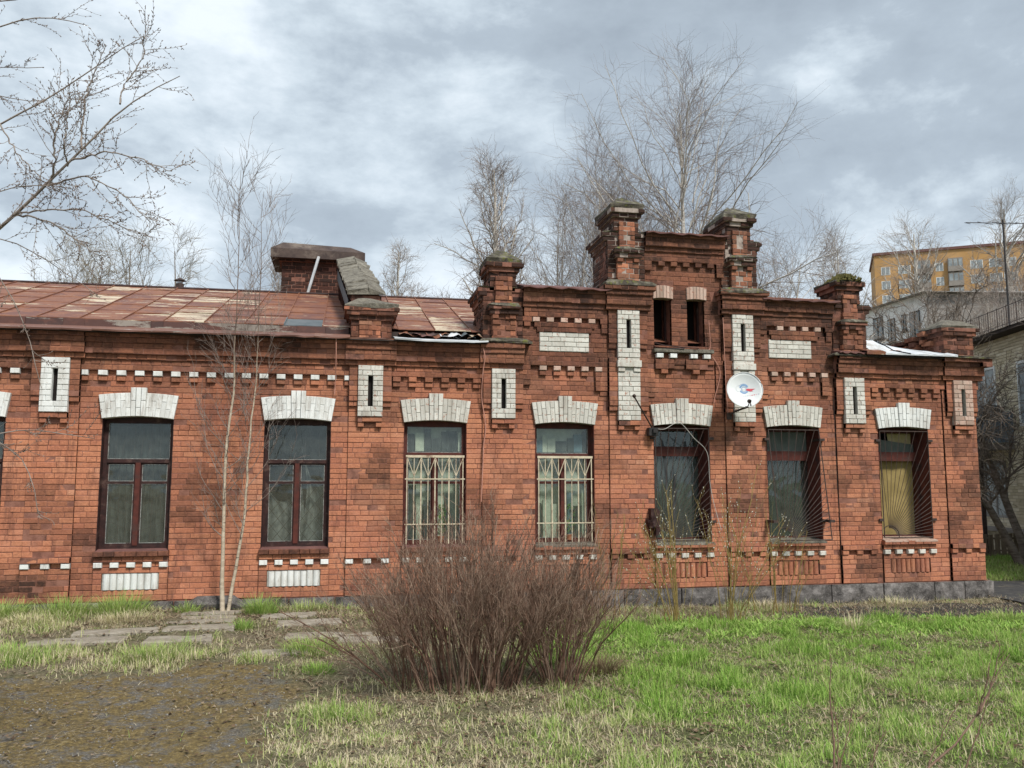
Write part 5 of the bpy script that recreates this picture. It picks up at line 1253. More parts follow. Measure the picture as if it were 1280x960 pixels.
def bark(name, c1, c2, mark=None, tonec=None):
    t = NT(name, .9); col = t.mix(t.step(t.noise(6, 4, .7, (1, 1, 3)), .35, .65), c1, c2)
    if mark: col = t.mix(t.step(t.noise(16, 4, .7, (.35, .35, 2.6), 3.), .58, .64), col, mark)
    if tonec: col = t.mix(t.attr('tone').outputs['Fac'], col, tonec)
    return t.done(col)
M['birch'] = bark('birch_bark', (.36, .30, .225), (.50, .43, .335), (.05, .04, .035))
def birch_upper(m):      # young stems are brown towards the top
    t = m.node_tree; b = t.nodes['Principled BSDF']; old = b.inputs['Base Color'].links[0].from_socket
    g = t.nodes.new('ShaderNodeNewGeometry'); sp = t.nodes.new('ShaderNodeSeparateXYZ'); t.links.new(g.outputs['Position'], sp.inputs[0]); mr = t.nodes.new('ShaderNodeMapRange')
    mr.inputs[1].default_value = 2.9; mr.inputs[2].default_value = 4.1; t.links.new(sp.outputs[2], mr.inputs[0]); mx = t.nodes.new('ShaderNodeMix'); mx.data_type = 'RGBA'
    t.links.new(mr.outputs[0], mx.inputs[0]); t.links.new(old, mx.inputs[6]); mx.inputs[7].default_value = (.15, .105, .08, 1); t.links.new(mx.outputs[2], b.inputs['Base Color'])
birch_upper(M['birch'])
M['birch_far'] = bark('grey_white_birch_bark', (.42, .39, .35), (.60, .57, .52), (.10, .085, .075))
M['twig'] = bark('brown_birch_twig', (.17, .135, .12), (.29, .24, .21))
M['twig_pale'] = bark('pale_bare_twig', (.24, .20, .175), (.34, .295, .26))
M['twig_bud'] = bark('budding_twig', (.19, .155, .11), (.29, .25, .17))
M['poplar'] = bark('grey_branch_bark', (.17, .14, .12), (.30, .26, .23))
M['catkin'] = bark('brown_catkin', (.15, .11, .09), (.25, .19, .16))
M['bush'] = bark('purple_brown_stem', (.095, .052, .038), (.20, .115, .080), None, (.38, .28, .21))
M['willow'] = bark('yellow_green_willow_stem', (.19, .14, .045), (.29, .215, .08))
M['budw'] = simple('pussy_willow_bud', (.50, .48, .40), (.66, .64, .56), 20, .9, 0)
M['darktree'] = bark('dark_tree_bark', (.10, .08, .065), (.20, .165, .135))

def far_tree(base, H, spread, seed, label, group, lean=(0, 0), nl=46, trunk='birch_far', twig='twig', up=.16, dens=1.0, stems=1, name='birch_tree', t0=.12, ang=(.35, .8), thick=1.0):
    rng = np.random.RandomState(seed); H = H - .42 * spread; thick = thick * (1.0 if base[1] < 14 else 1.0 if base[1] < 20 else 1.5 if base[1] < 40 else 2.0)
    T = thing(name, base, label, 'tree', group); b = np.array(base); Ks = 10
    Pt, Rt = [], []
    for s in range(stems):
        a = rng.rand() * 6.28; off = np.array([cos(a), sin(a), 0]) * (.0 if stems == 1 else .35); z = np.linspace(0, 1, Ks); hs = H * (1 if s == 0 else rng.uniform(.7, .95))
        sp_ = 0 if stems == 1 else spread * .45
        x = b[0] + off[0] + lean[0] * z ** 1.3 + cos(a) * sp_ * z ** 1.2 * (s > 0) + np.cumsum(rng.randn(Ks)) * .03 * H / 10; y = b[1] + off[1] + lean[1] * z + sin(a) * sp_ * z + np.cumsum(rng.randn(Ks)) * .03 * H / 10
        Pt.append(np.stack([x, y, b[2] + z * hs], 1)); Rt.append(.0135 * thick * H * (1 - .93 * z) / sqrt(stems) + .004)
    Pt = np.array(Pt); Rt = np.array(Rt)
    V, Q = tubes(Pt, Rt, 7); np_mesh('trunk', V, Q, M[trunk], T, base, smooth=True)
    L1 = lambda t, r, N: spread * (.30 + .70 * np.sin(np.clip((t - t0) / (1 - t0), 0, 1) * pi * .92 + .25)) * (.7 + .6 * r)
    P1, R1 = grow(Pt, Rt, nl // stems, t0, .97, L1, ang, up, 8, .17, rng, .42, .25, droop=.016)
    V, Q = tubes(P1, R1, 5); np_mesh('limbs', V, Q, M[trunk if trunk != 'birch_far' else 'birch_far'], T, base, kind='stuff')
    P2, R2 = grow(P1, R1, int(11 * dens), .15, 1, lambda t, r, N: spread * .34 * (1.15 - .75 * t) * (.5 + r), (.35, .95), .02, 5, .20, rng, .55, .35, droop=.016, rmin=.0052 * thick)
    P3, R3 = grow(P2, R2, int(5 * dens), .15, 1, lambda t, r, N: spread * .15 * (.5 + r), (.3, .95), 0.0, 4, .22, rng, .6, .45, rmin=.0036 * thick)
    P4, R4 = grow(P1, R1, int(9 * dens), .3, 1, lambda t, r, N: spread * .13 * (.5 + r), (.3, .9), .05, 4, .22, rng, .3, .45, rmin=.0036)
    V, Q, t = joinm([(*tubes(P2, R2, 3), .2), (*tubes(P3, R3, 3), .5), (*tubes(P4, R4, 3), .5)])
    np_mesh('twigs', V, Q, M[twig], T, base, tone=t, kind='stuff'); return T
G1 = 'bare birches behind the building'
far_tree((5.95, 21, 0), 15.9, 3.2, 21, 'slender bare birch standing alone above the low roof, between the lowest and the tallest birches', G1, nl=58, dens=1.1)
far_tree((12.2, 15.8, 0), 17.7, 5.8, 22, 'tallest bare birch, crown rising above the stepped gable', G1, nl=70, dens=1.0, lean=(-.1, 0), up=.125, ang=(.4, 1.0))
far_tree((9.6, 17.3, 0), 15.0, 4.6, 23, 'spreading bare birch just left of the tallest one, behind the left gable turret', G1, nl=70, dens=1.0, stems=2)
far_tree((7.9, 19.5, 0), 13.9, 4.2, 24, 'bare birch behind the low parapet, left of the gable', G1, nl=60, stems=2, dens=1.1)
far_tree((14.6, 15.2, 0), 11.6, 4.6, 25, 'bare tree leaning right beyond the right gable turret', G1, nl=46, lean=(1.6, 0), up=.03, dens=1.1, ang=(.5, 1.1))
far_tree((3.4, 24.5, 0), 11.5, 3.0, 26, 'small bare tree rising just left of the broken brick turret', G1, nl=36, stems=2)
far_tree((2.3, 28, 0), 13.9, 2.6, 27, 'pale thin birch seen over the roof right of the cement coped wall', G1, nl=40, twig='twig_pale')
far_tree((-2.1, 26, 0), 12.6, 2.8, 28, 'faint bare birch behind the roof chimney', G1, nl=40, twig='twig_pale')
far_tree((-8.6, 24, 0), 12.4, 3.7, 29, 'budding yellowish tree behind the left end of the roof', G1, nl=72, twig='twig_bud', stems=3, name='budding_tree', trunk='poplar')
far_tree((-6.3, 23, 0), 12.0, 3.1, 30, 'second budding yellowish tree, nearer to the roof flue', G1, nl=44, twig='twig_bud', stems=3, name='budding_tree', trunk='poplar')
far_tree((-3.0, 26, 0), 12.0, 2.6, 37, 'low pale birch behind the young wall side birch', G1, nl=36, twig='twig_pale')
far_tree((25.9, 28.3, 0), 15.8, 3.5, 31, 'bare birch standing left of the ochre apartment block', G1, nl=44, twig='twig_pale')
far_tree((22.9, 29.5, 0), 12.8, 3.2, 32, 'thin bare tree between the gable and the ochre apartment block', G1, nl=36, twig='twig_pale')
far_tree((43, 45, 0), 23.2, 5.6, 33, 'tall bare birch in front of the left side of the ochre block', G1, nl=44, twig='twig_pale')
far_tree((31.5, 24, 0), 12.6, 4.0, 34, 'bare birch in front of the white house corner', G1, nl=46, twig='twig_pale')
far_tree((26.6, 20.6, 0), 10.9, 3.6, 38, 'bare grey tree in front of the white house windows', G1, nl=40, twig='twig_pale', stems=2)
far_tree((35.5, 22.5, 0), 13.4, 4.4, 35, 'bare brown tree in front of the grey gable at the right', G1, nl=46, stems=2, twig='twig')
far_tree((23.4, 13.2, 0), 9.8, 3.6, 39, 'bare tree standing behind the railed tin roof', G1, nl=52, stems=2, twig='twig')
far_tree((50, 44, 0), 25.5, 6.2, 36, 'tall bare tree at the right edge behind the aerial', G1, nl=46, twig='twig_pale')
far_tree((6.9, 23.5, 0), 12.9, 3.8, 43, 'low bushy bare birch between the broken turret and the gable', G1, nl=50, stems=2)
far_tree((10.6, 20.5, 0), 14.4, 4.6, 44, 'dense bare birch filling the gap directly behind the gable', G1, nl=46, dens=.95, stems=2)
# knotty dark tree by the cream house
Td = far_tree((15.3, 4.3, 0), 6.6, 3.0, 41, 'gnarled dark bare tree in front of the cream brick house balcony', None, lean=(-1.0, 0), nl=40, trunk='darktree', twig='darktree', up=.10, stems=2, name='gnarled_tree', t0=.25, ang=(.5, 1.1), dens=1.0, thick=2.0)
far_tree((15.0, 3.2, 0), 7.2, 2.2, 42, 'slim dark bare tree against the cream brick wall at the right edge', None, nl=22, trunk='darktree', twig='darktree', up=.2, name='gnarled_tree', t0=.3, dens=.9, thick=1.7)

# young birch with two stems at the wall
rng = np.random.RandomState(51)
YB = thing('young_birch', (-1.46, -.36, .19), 'young white birch with two slender stems growing from the foot of the wall', 'tree')
def interp_poly(pts, K):
    p = np.array(pts, float); s = np.concatenate([[0], np.cumsum(np.linalg.norm(np.diff(p, axis=0), axis=1))]); u = np.linspace(0, s[-1], K)
    return np.stack([np.interp(u, s, p[:, i]) for i in range(3)], 1)
sA = interp_poly([(-1.50, -.36, .12), (-1.53, -.34, .74), (-1.536, -.33, 1.48), (-1.528, -.32, 2.02), (-1.50, -.31, 2.5), (-1.472, -.30, 3.07), (-1.472, -.30, 3.6), (-1.464, -.30, 4.15), (-1.47, -.30, 4.93), (-1.472, -.30, 5.5), (-1.463, -.30, 6.25)], 30)
sB = interp_poly([(-1.44, -.34, .12), (-1.383, -.33, .56), (-1.286, -.32, 1.2), (-1.239, -.31, 1.88), (-1.204, -.31, 2.4), (-1.187, -.30, 2.8), (-1.147, -.30, 3.22), (-1.147, -.30, 4.05), (-1.147, -.30, 5.2), (-1.138, -.30, 5.95)], 30)
Pt = np.array([sA, sB]); Pt[:, 2:, :2] += np.cumsum(rng.randn(2, 28, 2), 1) * .007
zs = np.linspace(0, 1, 30); Rt = np.stack([np.interp(zs, [0, .12, .35, .55, .66, 1], [.034, .025, .019, .011, .0068, .0026]), np.interp(zs, [0, .12, .35, .55, .66, 1], [.027, .020, .014, .0085, .0055, .0024])])
V, Q = tubes(Pt[:1], Rt[:1], 8); np_mesh('trunk', V, Q, M['birch'], YB, (-1.46, -.36, .19), smooth=True)
V, Q = tubes(Pt[1:], Rt[1:], 8); np_mesh('trunk', V, Q, M['birch'], YB, (-1.46, -.36, .19), smooth=True)
P1, R1 = grow(Pt, Rt, 38, .16, .97, lambda t, r, N: (1.35 - .75 * t) * (.35 + .9 * r), (.65, 1.15), .15, 8, .10, rng, .30, .35, rmin=.0036)
P1[..., 1] = np.minimum(P1[..., 1], np.where(P1[..., 2] < 4.6, -.06 - .0 * P1[..., 1], 9))
V, Q = tubes(P1, R1, 4); np_mesh('limbs', V, Q, M['twig'], YB, (-1.46, -.36, .19), kind='stuff')
P2, R2 = grow(P1, R1, 7, .2, 1, lambda t, r, N: .34 * (.4 + r), (.3, .8), .08, 5, .14, rng, .6, .4, rmin=.0028)
P2[..., 1] = np.minimum(P2[..., 1], np.where(P2[..., 2] < 4.6, -.05, 9))
P3, R3 = grow(P2, R2, 2, .2, 1, lambda t, r, N: .14 * (.4 + r), (.3, .8), .05, 4, .14, rng, .6, .5, rmin=.0022)
V, Q, t = joinm([(*tubes(P2, R2, 3), .2), (*tubes(P3, R3, 3), .5)]); np_mesh('twigs', V, Q, M['twig'], YB, (-1.46, -.36, .19), tone=t, kind='stuff')

# overhanging tree at the top left: limbs reach in from a trunk just outside the frame
rng = np.random.RandomState(61)
OT = thing('overhanging_tree', (-3.3, -7.2, 0), 'bare tree with knobbly catkins reaching in from the left edge', 'tree')
def R_(px, py, dep):      # a place on the line of sight at a given distance, for taking measurements off the photograph
    a = (px - 640) / F_PX; b = -(py - 480) / F_PX; fy = cos(PITCH) - b * sin(PITCH); uz = sin(PITCH) + b * cos(PITCH)
    x = a * cos(PSI) + fy * sin(PSI); y = fy * cos(PSI) - a * sin(PSI); t = dep / fy; return (x * t, -12.5 + y * t, 1.876 + uz * t)
tk = interp_poly([(-3.3, -7.2, -.05), (-3.2, -7.2, 1.2), (-3.15, -7.25, 2.4), (-3.1, -7.3, 3.6), (-3.3, -7.4, 5.4)], 14)
V, Q = tubes(tk[None], np.linspace(.13, .05, 14)[None], 9); np_mesh('trunk', V, Q, M['poplar'], OT, (-3.3, -7.2, 0), smooth=True)
limbs = [([(-3.15, -7.25, 2.0), R_(-60, 330, 4.9), R_(0, 285, 4.8), R_(60, 232, 4.7), R_(100, 190, 4.7), R_(150, 130, 4.7), R_(190, 108, 4.7), R_(225, 95, 4.7)], .026),
         ([(-3.12, -7.28, 2.4), R_(-60, 190, 5.0), R_(0, 155, 4.9), R_(40, 138, 4.9), R_(80, 108, 4.9), R_(120, 86, 4.9), R_(150, 66, 4.9), R_(180, 45, 4.9)], .016),
         ([(-3.1, -7.3, 3.4), R_(-80, 60, 5.0), R_(0, 32, 4.9), R_(40, 18, 4.9), R_(80, 22, 4.9), R_(110, 32, 4.9)], .014),
         ([(-3.1, -7.3, 3.4), R_(-80, -20, 5.0), R_(0, 10, 4.9), R_(50, -8, 4.9), R_(95, -20, 4.9)], .013),
         ([R_(60, 232, 4.7), R_(70, 205, 4.65), R_(66, 178, 4.6), R_(74, 150, 4.6), R_(90, 118, 4.6)], .009),
         ([R_(84, 208, 4.7), R_(80, 180, 4.6), R_(84, 150, 4.6), R_(88, 120, 4.6)], .007),
         ([R_(102, 186, 4.7), R_(103, 150, 4.8), R_(110, 110, 4.8), R_(132, 56, 4.8)], .008),
         ([R_(150, 130, 4.7), R_(155, 105, 4.8), R_(178, 78, 4.8), R_(182, 34, 4.8)], .007),
         ([R_(90, 200, 4.7), R_(130, 190, 4.5), R_(170, 196, 4.5), R_(215, 214, 4.5)], .007),
         ([R_(20, 268, 4.8), R_(60, 262, 4.6), R_(110, 262, 4.5), R_(150, 282, 4.5), R_(185, 294, 4.5)], .007),
         ([R_(20, 268, 4.8), R_(60, 275, 4.7), R_(95, 300, 4.7), R_(130, 325, 4.7)], .008),
         ([R_(60, 232, 4.7), R_(105, 218, 4.4), R_(150, 240, 4.4), R_(188, 278, 4.4)], .007),
         ([(-3.15, -7.25, 2.1), R_(-60, 300, 5.2), R_(0, 292, 5.1), R_(50, 318, 5.1), R_(90, 345, 5.1), R_(125, 372, 5.1)], .010),
         ([(-3.15, -7.25, 2.1), R_(-60, 280, 4.5), R_(0, 340, 4.5), R_(25, 380, 4.5), R_(40, 440, 4.5), R_(52, 485, 4.5)], .006),
         ([(-3.2, -7.2, 1.3), R_(-60, 560, 4.6), R_(0, 540, 4.6), R_(40, 534, 4.6), R_(75, 540, 4.6), R_(118, 548, 4.6)], .009),
         ([(-3.2, -7.2, 1.3), R_(-40, 528, 4.5), R_(15, 560, 4.5), R_(40, 570, 4.5), R_(45, 592, 4.5), R_(47, 640, 4.5)], .006),
         ([(-3.15, -7.25, 2.2), R_(-60, 250, 4.6), R_(0, 240, 4.6), R_(40, 225, 4.6), R_(90, 236, 4.6)], .008),
         ([(-3.12, -7.28, 2.5), R_(-60, 110, 5.1), R_(0, 118, 5.1), R_(30, 130, 5.1), R_(60, 126, 5.1)], .008),
         ([R_(0, 155, 4.9), R_(20, 190, 4.9), R_(50, 222, 4.9), R_(70, 240, 4.9)], .006),
         ([(-3.1, -7.3, 2.8), R_(-40, 90, 5.2), R_(0, 75, 5.2), R_(30, 92, 5.2), R_(55, 84, 5.2)], .007)]
LP, LR = [], []
for pts, r in limbs:
    p = interp_poly(pts, 22); k = np.array([1, 2, 1]) / 4.
    for _ in range(3): p[1:-1] = (p[:-2] + 2 * p[1:-1] + p[2:]) / 4
    p[1:-1] += rng.randn(20, 3) * .004; LP.append(p); LR.append(np.linspace(r * .8, .0020, 22))
LP = np.array(LP); LR = np.array(LR)
V, Q = tubes(LP, LR, 6); np_mesh('limbs', V, Q, M['poplar'], OT, (-3.3, -7.2, 0), smooth=True, kind='stuff')
P2, R2 = grow(LP, LR, 15, .16, .99, lambda t, r, N: .30 * (1.25 - .7 * t) * (.3 + r), (.4, .9), .035, 7, .11, rng, .36, .5, rmin=.0016)
P3, R3 = grow(P2, R2, 3, .1, .95, lambda t, r, N: .10 * (.3 + r), (.4, 1.0), .03, 5, .15, rng, .6, .6, rmin=.0012)
V, Q, t = joinm([(*tubes(P2, R2, 4), .2), (*tubes(P3, R3, 3), .5)]); np_mesh('twigs', V, Q, M['poplar'], OT, (-3.3, -7.2, 0), tone=t, kind='stuff')
cat = []
for PP, n in ((P2, 9), (P3, 3), (LP, 18)):
    C_, _ = grow(PP, np.full(PP.shape[:2], .004), n, .2, 1, lambda t, r, N: .008 + .011 * r, (.4, 1.0), .05, 3, .2, rng, 1, 1)
    cat.append(C_)
C_ = np.concatenate(cat); V, Q = tubes(C_, np.tile(np.array([.0010, .0026, .0010]), (len(C_), 1)), 4); np_mesh('catkins', V, Q, M['catkin'], OT, (-3.3, -7.2, 0), kind='stuff')

# the big bare bush in two clumps
def bush(base, rx, ry, n, H, fan, seed, label, name, mat, cat, group, lean=(0, 0), twn=9, r0=.0065, nt2=3, tw=.42, buds=None, upb=.10, curve=.0, r_min=.0022):
    rng = np.random.RandomState(seed); T = thing(name, base, label, cat, group); b = np.array(base)
    a = rng.rand(n) * 2 * pi; rr = np.sqrt(rng.rand(n)); ox, oy = np.cos(a) * rr, np.sin(a) * rr
    h = H * (1 - .42 * rr ** 2.2) * (.72 + .36 * rng.rand(n)); K = 9; P = np.zeros((n, K, 3)); u = np.linspace(0, 1, K)
    fx = ox * fan + rng.randn(n) * .19 + lean[0]; fy = oy * fan + rng.randn(n) * .16 + lean[1]
    for j, t in enumerate(u):
        s = t ** (1.25 + curve)
        P[:, j, 0] = b[0] + ox * rx + fx * s; P[:, j, 1] = b[1] + oy * ry + fy * s; P[:, j, 2] = b[2] - .03 + h * t * (1 - .12 * t * np.abs(ox))
    P[:, 1:, :2] += np.cumsum(rng.randn(n, K - 1, 2), 1) * .013
    R = (r0 * (.5 + 1.3 * rng.rand(n) ** 2))[:, None] * np.linspace(1, .35, K)[None]
    t_ = np.repeat(rng.rand(n) ** 3 * .9, (K - 1) * 4)
    V, Q = tubes(P, R, 4); np_mesh('stems', V, Q, M[mat], T, base, tone=t_, kind='stuff')
    P2, R2 = grow(P, R, twn, .30, .98, lambda t, r, N: tw * (1.2 - .75 * t) * (.35 + .9 * r), (.18, .55), upb, 6, .09, rng, .6, .45, rmin=r_min)
    parts = [(*tubes(P2, R2, 3), np.repeat(rng.rand(len(P2)) ** 2.2, 5 * 3))]
    if nt2:
        P3, R3 = grow(P2, R2, nt2, .15, .95, lambda t, r, N: tw * .36 * (.4 + r), (.2, .7), .04, 4, .12, rng, .7, .5, rmin=r_min * .8)
        parts.append((*tubes(P3, R3, 3), np.repeat(rng.rand(len(P3)) ** 1.8, 3 * 3)))
    V, Q, t = joinm(parts); np_mesh('twigs', V, Q, M[mat], T, base, tone=t, kind='stuff')
    if buds:
        C_, _ = grow(np.concatenate([P2]), np.full(P2.shape[:2], .006), buds, .25, 1, lambda t, r, N: .012 + .014 * r, (.2, .5), .1, 3, .05, rng, 1, 1)
        V, Q = tubes(C_, np.tile(np.array([.002, .0055, .003]), (len(C_), 1)), 4); np_mesh('buds', V, Q, M['budw'], T, base, kind='stuff')
    return T
bush((1.20, -4.45, .03), .52, .34, 170, 1.64, .46, 71, 'large dense bare purplish brown bush standing in front of the third window', 'bare_bush', 'bush', 'bush', 'two clumps of bare bush', lean=(-.02, 0), twn=11, nt2=4)
bush((2.04, -4.45, .02), .20, .24, 76, 1.50, .42, 72, 'smaller right hand clump of the bare brown bush, in front of the grilled window', 'bare_bush', 'bush', 'bush', 'two clumps of bare bush', lean=(.09, 0), twn=11, nt2=4)
bush((.62, -4.2, .03), .18, .24, 34, 1.15, .5, 77, 'low straggling left fringe of the bare brown bush', 'bare_bush', 'bush', 'bush', 'two clumps of bare bush', lean=(-.20, .05), twn=9, nt2=3)
# willow saplings in front of the right hand windows
bush((4.36, -1.6, .02), .18, .1, 17, 2.05, .62, 73, 'thin yellowish willow saplings rising before the red framed window', 'willow_sapling', 'willow', 'sapling', 'willow saplings', lean=(-.02, .1), twn=7, nt2=0, r0=.0068, tw=.55, buds=2, curve=.2, r_min=.003)
bush((5.18, -1.45, .02), .22, .1, 18, 2.15, .78, 74, 'yellowish willow saplings with pale catkins before the tilted grille window', 'willow_sapling', 'willow', 'sapling', 'willow saplings', lean=(.2, .15), twn=7, nt2=0, r0=.0068, tw=.55, buds=2, curve=.2, r_min=.003)
bush((3.75, -1.0, .02), .55, .1, 16, 1.75, .25, 75, 'sparse thin willow shoots between the bare bush and the willow saplings', 'willow_sapling', 'willow', 'sapling', 'willow saplings', lean=(0, .05), twn=4, nt2=0, r0=.006, tw=.4, curve=.0)
bush((6.0, -.9, .02), .6, .1, 18, 1.75, .25, 76, 'sparse thin willow shoots close to the wall below the dish', 'willow_sapling', 'willow', 'sapling', 'willow saplings', lean=(0, .05), twn=4, nt2=0, r0=.006, tw=.4, curve=.0)
# bare shoots close to the camera
def shoots(name, limbs, seed, label, mat='bush', cat='shrub'):
    rng = np.random.RandomState(seed); P, R = [], []
    for pts, r in limbs:
        p = interp_poly(pts, 12)
        for _ in range(2): p[1:-1] = (p[:-2] + 2 * p[1:-1] + p[2:]) / 4
        p[1:-1] += rng.randn(10, 3) * .004; P.append(p); R.append(np.linspace(r, .0022, 12))
    P, R = np.array(P), np.array(R); base = tuple(P[0][0]); T = thing(name, base, label, cat)
    V, Q = tubes(P, R, 6); np_mesh('stems', V, Q, M[mat], T, base, tone=np.full(len(Q), .25), smooth=True, kind='stuff')
    P2, R2 = grow(P, R, 6, .3, .98, lambda t, r, N: .16 * (.3 + r), (.3, .8), .10, 5, .1, rng, .5, .5, rmin=.0018)
    V, Q = tubes(P2, R2, 3); np_mesh('twigs', V, Q, M[mat], T, base, tone=np.full(len(Q), .15), kind='stuff'); return T
sb = (3.72, -7.55, .0)
shoots('bare_shrub', [([R_(1140, 985, 5.6), R_(1165, 955, 5.6), R_(1205, 920, 5.6), R_(1222, 895, 5.6), R_(1240, 850, 5.6), R_(1262, 818, 5.6)], .009), ([R_(1150, 985, 5.6), R_(1168, 940, 5.6), R_(1185, 900, 5.6), R_(1198, 878, 5.6)], .006),
    ([R_(1222, 895, 5.6), R_(1236, 870, 5.7), R_(1246, 835, 5.7), R_(1250, 805, 5.7)], .006), ([R_(1205, 985, 5.6), R_(1212, 940, 5.6), R_(1228, 900, 5.6), R_(1236, 862, 5.6)], .006), ([R_(1222, 895, 5.6), R_(1232, 858, 5.5), R_(1238, 826, 5.5)], .005)], 81, 'bare brown forked shrub in the grass at the lower right corner')
shoots('bare_shrub', [([R_(1042, 985, 5.5), R_(1043, 940, 5.5), R_(1040, 900, 5.5), R_(1037, 862, 5.5), R_(1039, 828, 5.5)], .008), ([R_(1050, 985, 5.5), R_(1052, 945, 5.5), R_(1061, 912, 5.5), R_(1066, 885, 5.5)], .005), ([R_(1046, 985, 5.5), R_(1049, 930, 5.5), R_(1044, 890, 5.5)], .006)], 82, 'upright bare grey brown shoots in the grass, left of the forked shrub')
shoots('bare_shrub', [([R_(1086, 985, 5.5), R_(1092, 945, 5.5), R_(1101, 920, 5.5), R_(1108, 912, 5.5)], .005), ([R_(1084, 985, 5.5), R_(1088, 955, 5.5)], .004)], 83, 'single short bare shoot between the two bare shrubs')

# ------------------------------------------------------------------ grass, straw, leaves, gravel
def in_view(x, y, m=.06):
    X = x * cos(PSI) - (y + 12.5) * sin(PSI); D_ = x * sin(PSI) + (y + 12.5) * cos(PSI)
    return (np.abs(X) < D_ * (.6 + m) + .15) & (D_ > 4.9)
def on_slab(x, y):
    r = np.zeros(len(x), bool)
    for (cx_, cy_, hl, hw_, an) in SLABS:
        dx, dy = x - cx_, y - cy_; u = dx * cos(an) + dy * sin(an); v = -dx * sin(an) + dy * cos(an); r |= (np.abs(u) < hl * .97) & (np.abs(v) < hw_ * .95)
    return r
def blades(name, x, y, h, w, az, lean, tone, mat, dz=0.0):
    n = len(x); z = terr(x, y) + (fbm(x, y, 5, 31) - .5) * .05 + (fbm(x, y, 13, 37) - .5) * .03 - .006 + dz
    d = np.stack([np.cos(az), np.sin(az)], 1); s = np.stack([-np.sin(az), np.cos(az)], 1)
    b = np.stack([x, y, z], 1); V = np.zeros((n, 6, 3)); zf = np.sqrt(np.clip(1 - lean ** 2, .02, 1))
    for k, (t, ww) in enumerate(((0, 1.), (.5, .85), (1., .22))):
        p = b.copy(); p[:, :2] += d * (lean * h * t ** 1.7)[:, None]; p[:, 2] += h * zf * t * (1 - .25 * lean * t)
        o = s * (w * ww / 2)[:, None]; V[:, 2 * k, :2] = p[:, :2] - o; V[:, 2 * k + 1, :2] = p[:, :2] + o; V[:, 2 * k, 2] = p[:, 2]; V[:, 2 * k + 1, 2] = p[:, 2]
    i = np.arange(n)[:, None] * 6; Q = np.stack([i + np.array([[0, 1, 3, 2]]), i + np.array([[2, 3, 5, 4]])], 1).reshape(-1, 4)
    return np_mesh(name, V.reshape(-1, 3), Q, mat, tone=np.repeat(tone, 2), kind='stuff')
def grass_mat(name, stops, rough=.75):
    t = NT(name, rough); col = t.ramp(t.attr('tone').outputs['Fac'], stops); t.b.inputs['Specular IOR Level'].default_value = .15
    t.put(t.b.inputs['Base Color'], col)
    tr = t.n('ShaderNodeBsdfTranslucent'); t.l(col, tr.inputs[0]); mx_ = t.n('ShaderNodeMixShader'); mx_.inputs[0].default_value = .3
    o = [n for n in t.t.nodes if n.type == 'OUTPUT_MATERIAL'][0]; t.l(t.b.outputs[0], mx_.inputs[1]); t.l(tr.outputs[0], mx_.inputs[2]); t.l(mx_.outputs[0], o.inputs[0]); return t.m
M['grass'] = grass_mat('fresh_and_dry_grass', [(0, (.66, .58, .41)), (.16, (.60, .55, .34)), (.30, (.48, .50, .22)), (.45, (.25, .33, .10)), (.6, (.38, .47, .15)), (.75, (.20, .37, .07)), (.88, (.40, .56, .14)), (1, (.18, .33, .05))])
M['straw'] = grass_mat('dead_straw', [(0, (.22, .165, .10)), (.5, (.40, .33, .22)), (1, (.58, .51, .38))])
M['leaf'] = grass_mat('dead_leaf_litter', [(0, (.06, .04, .028)), (.5, (.19, .125, .08)), (1, (.40, .31, .22))])
M['gravel'] = rock('gravel_chips', (.09, .085, .08), (.24, .23, .215), (.46, .44, .41), 20)
rg = np.random.RandomState(91)
def scatter(n, x0=-5.2, x1=12.5, y0=-7.9, y1=-.02):
    x = rg.uniform(x0, x1, n); y = rg.uniform(y0, y1, n); k = in_view(x, y); return x[k], y[k]
# lawn and rough turf
x, y = scatter(640000)
lz, mz, sz = lush_zone(x, y), moss_zone(x, y), soil_zone(x, y)
n1 = fbm(x, y, 1.5, 41); n2 = fbm(x, y, 4.2, 43); wallstrip = smooth(-1.3, -.5, y)
leftrow = smooth(.2, -.6, x)
band = np.exp(-((y + 2.75 - .25 * np.sin(x * 1.3)) / .42) ** 2) * leftrow       # tufted strip between slabs and moss
farl = np.exp(-((y + .75) / .5) ** 2) * smooth(-2.2, -2.9, x)
front = smooth(-.5, .3, x + np.clip(-4.4 - y, 0, 9) * .22) * smooth(-3.6, -4.6, y)
bushbase = np.exp(-(((x - 1.45) / 1.0) ** 2 + ((y + 4.45) / .38) ** 2))
dn_ = .95 * lz + .9 * front * (.35 + .8 * (n1 > .45)) + .75 * band * (n2 > .42) + .8 * farl + .20 * (1 - lz) * (n2 > .52) + .25 * wallstrip
patch = smooth(.36, .52, n1 * .6 + n2 * .5 - .04)
keep = rg.rand(len(x)) < np.clip(dn_ * (.25 + .75 * patch), 0, 1) * (1 - .985 * mz) * (1 - .93 * sz) * (1 - .75 * bushbase) * .95
keep &= ~on_slab(x, y); x, y = x[keep], y[keep]; lz, n1, n2 = lz[keep], n1[keep], n2[keep]; n = len(x)
tuft = fbm(x, y, 3.1, 47); big_ = fbm(x, y, .9, 83); h = (.025 + .085 * rg.rand(n) ** 1.3) * (.2 + 2.4 * tuft ** 1.9) * (.5 + .85 * big_) + .05 * farl[keep] + .035 * band[keep] + .03 * lz * (tuft > .55)
grn = np.clip(.31 + .33 * lz + .75 * (tuft - .45) + .55 * (big_ - .5) + .12 * smooth(-5.2, -2.8, y) * lz + rg.randn(n) * .21 - .34 * (rg.rand(n) < (.36 - .16 * lz + .10 * smooth(-4.8, -6.5, y))), 0.0, 1)
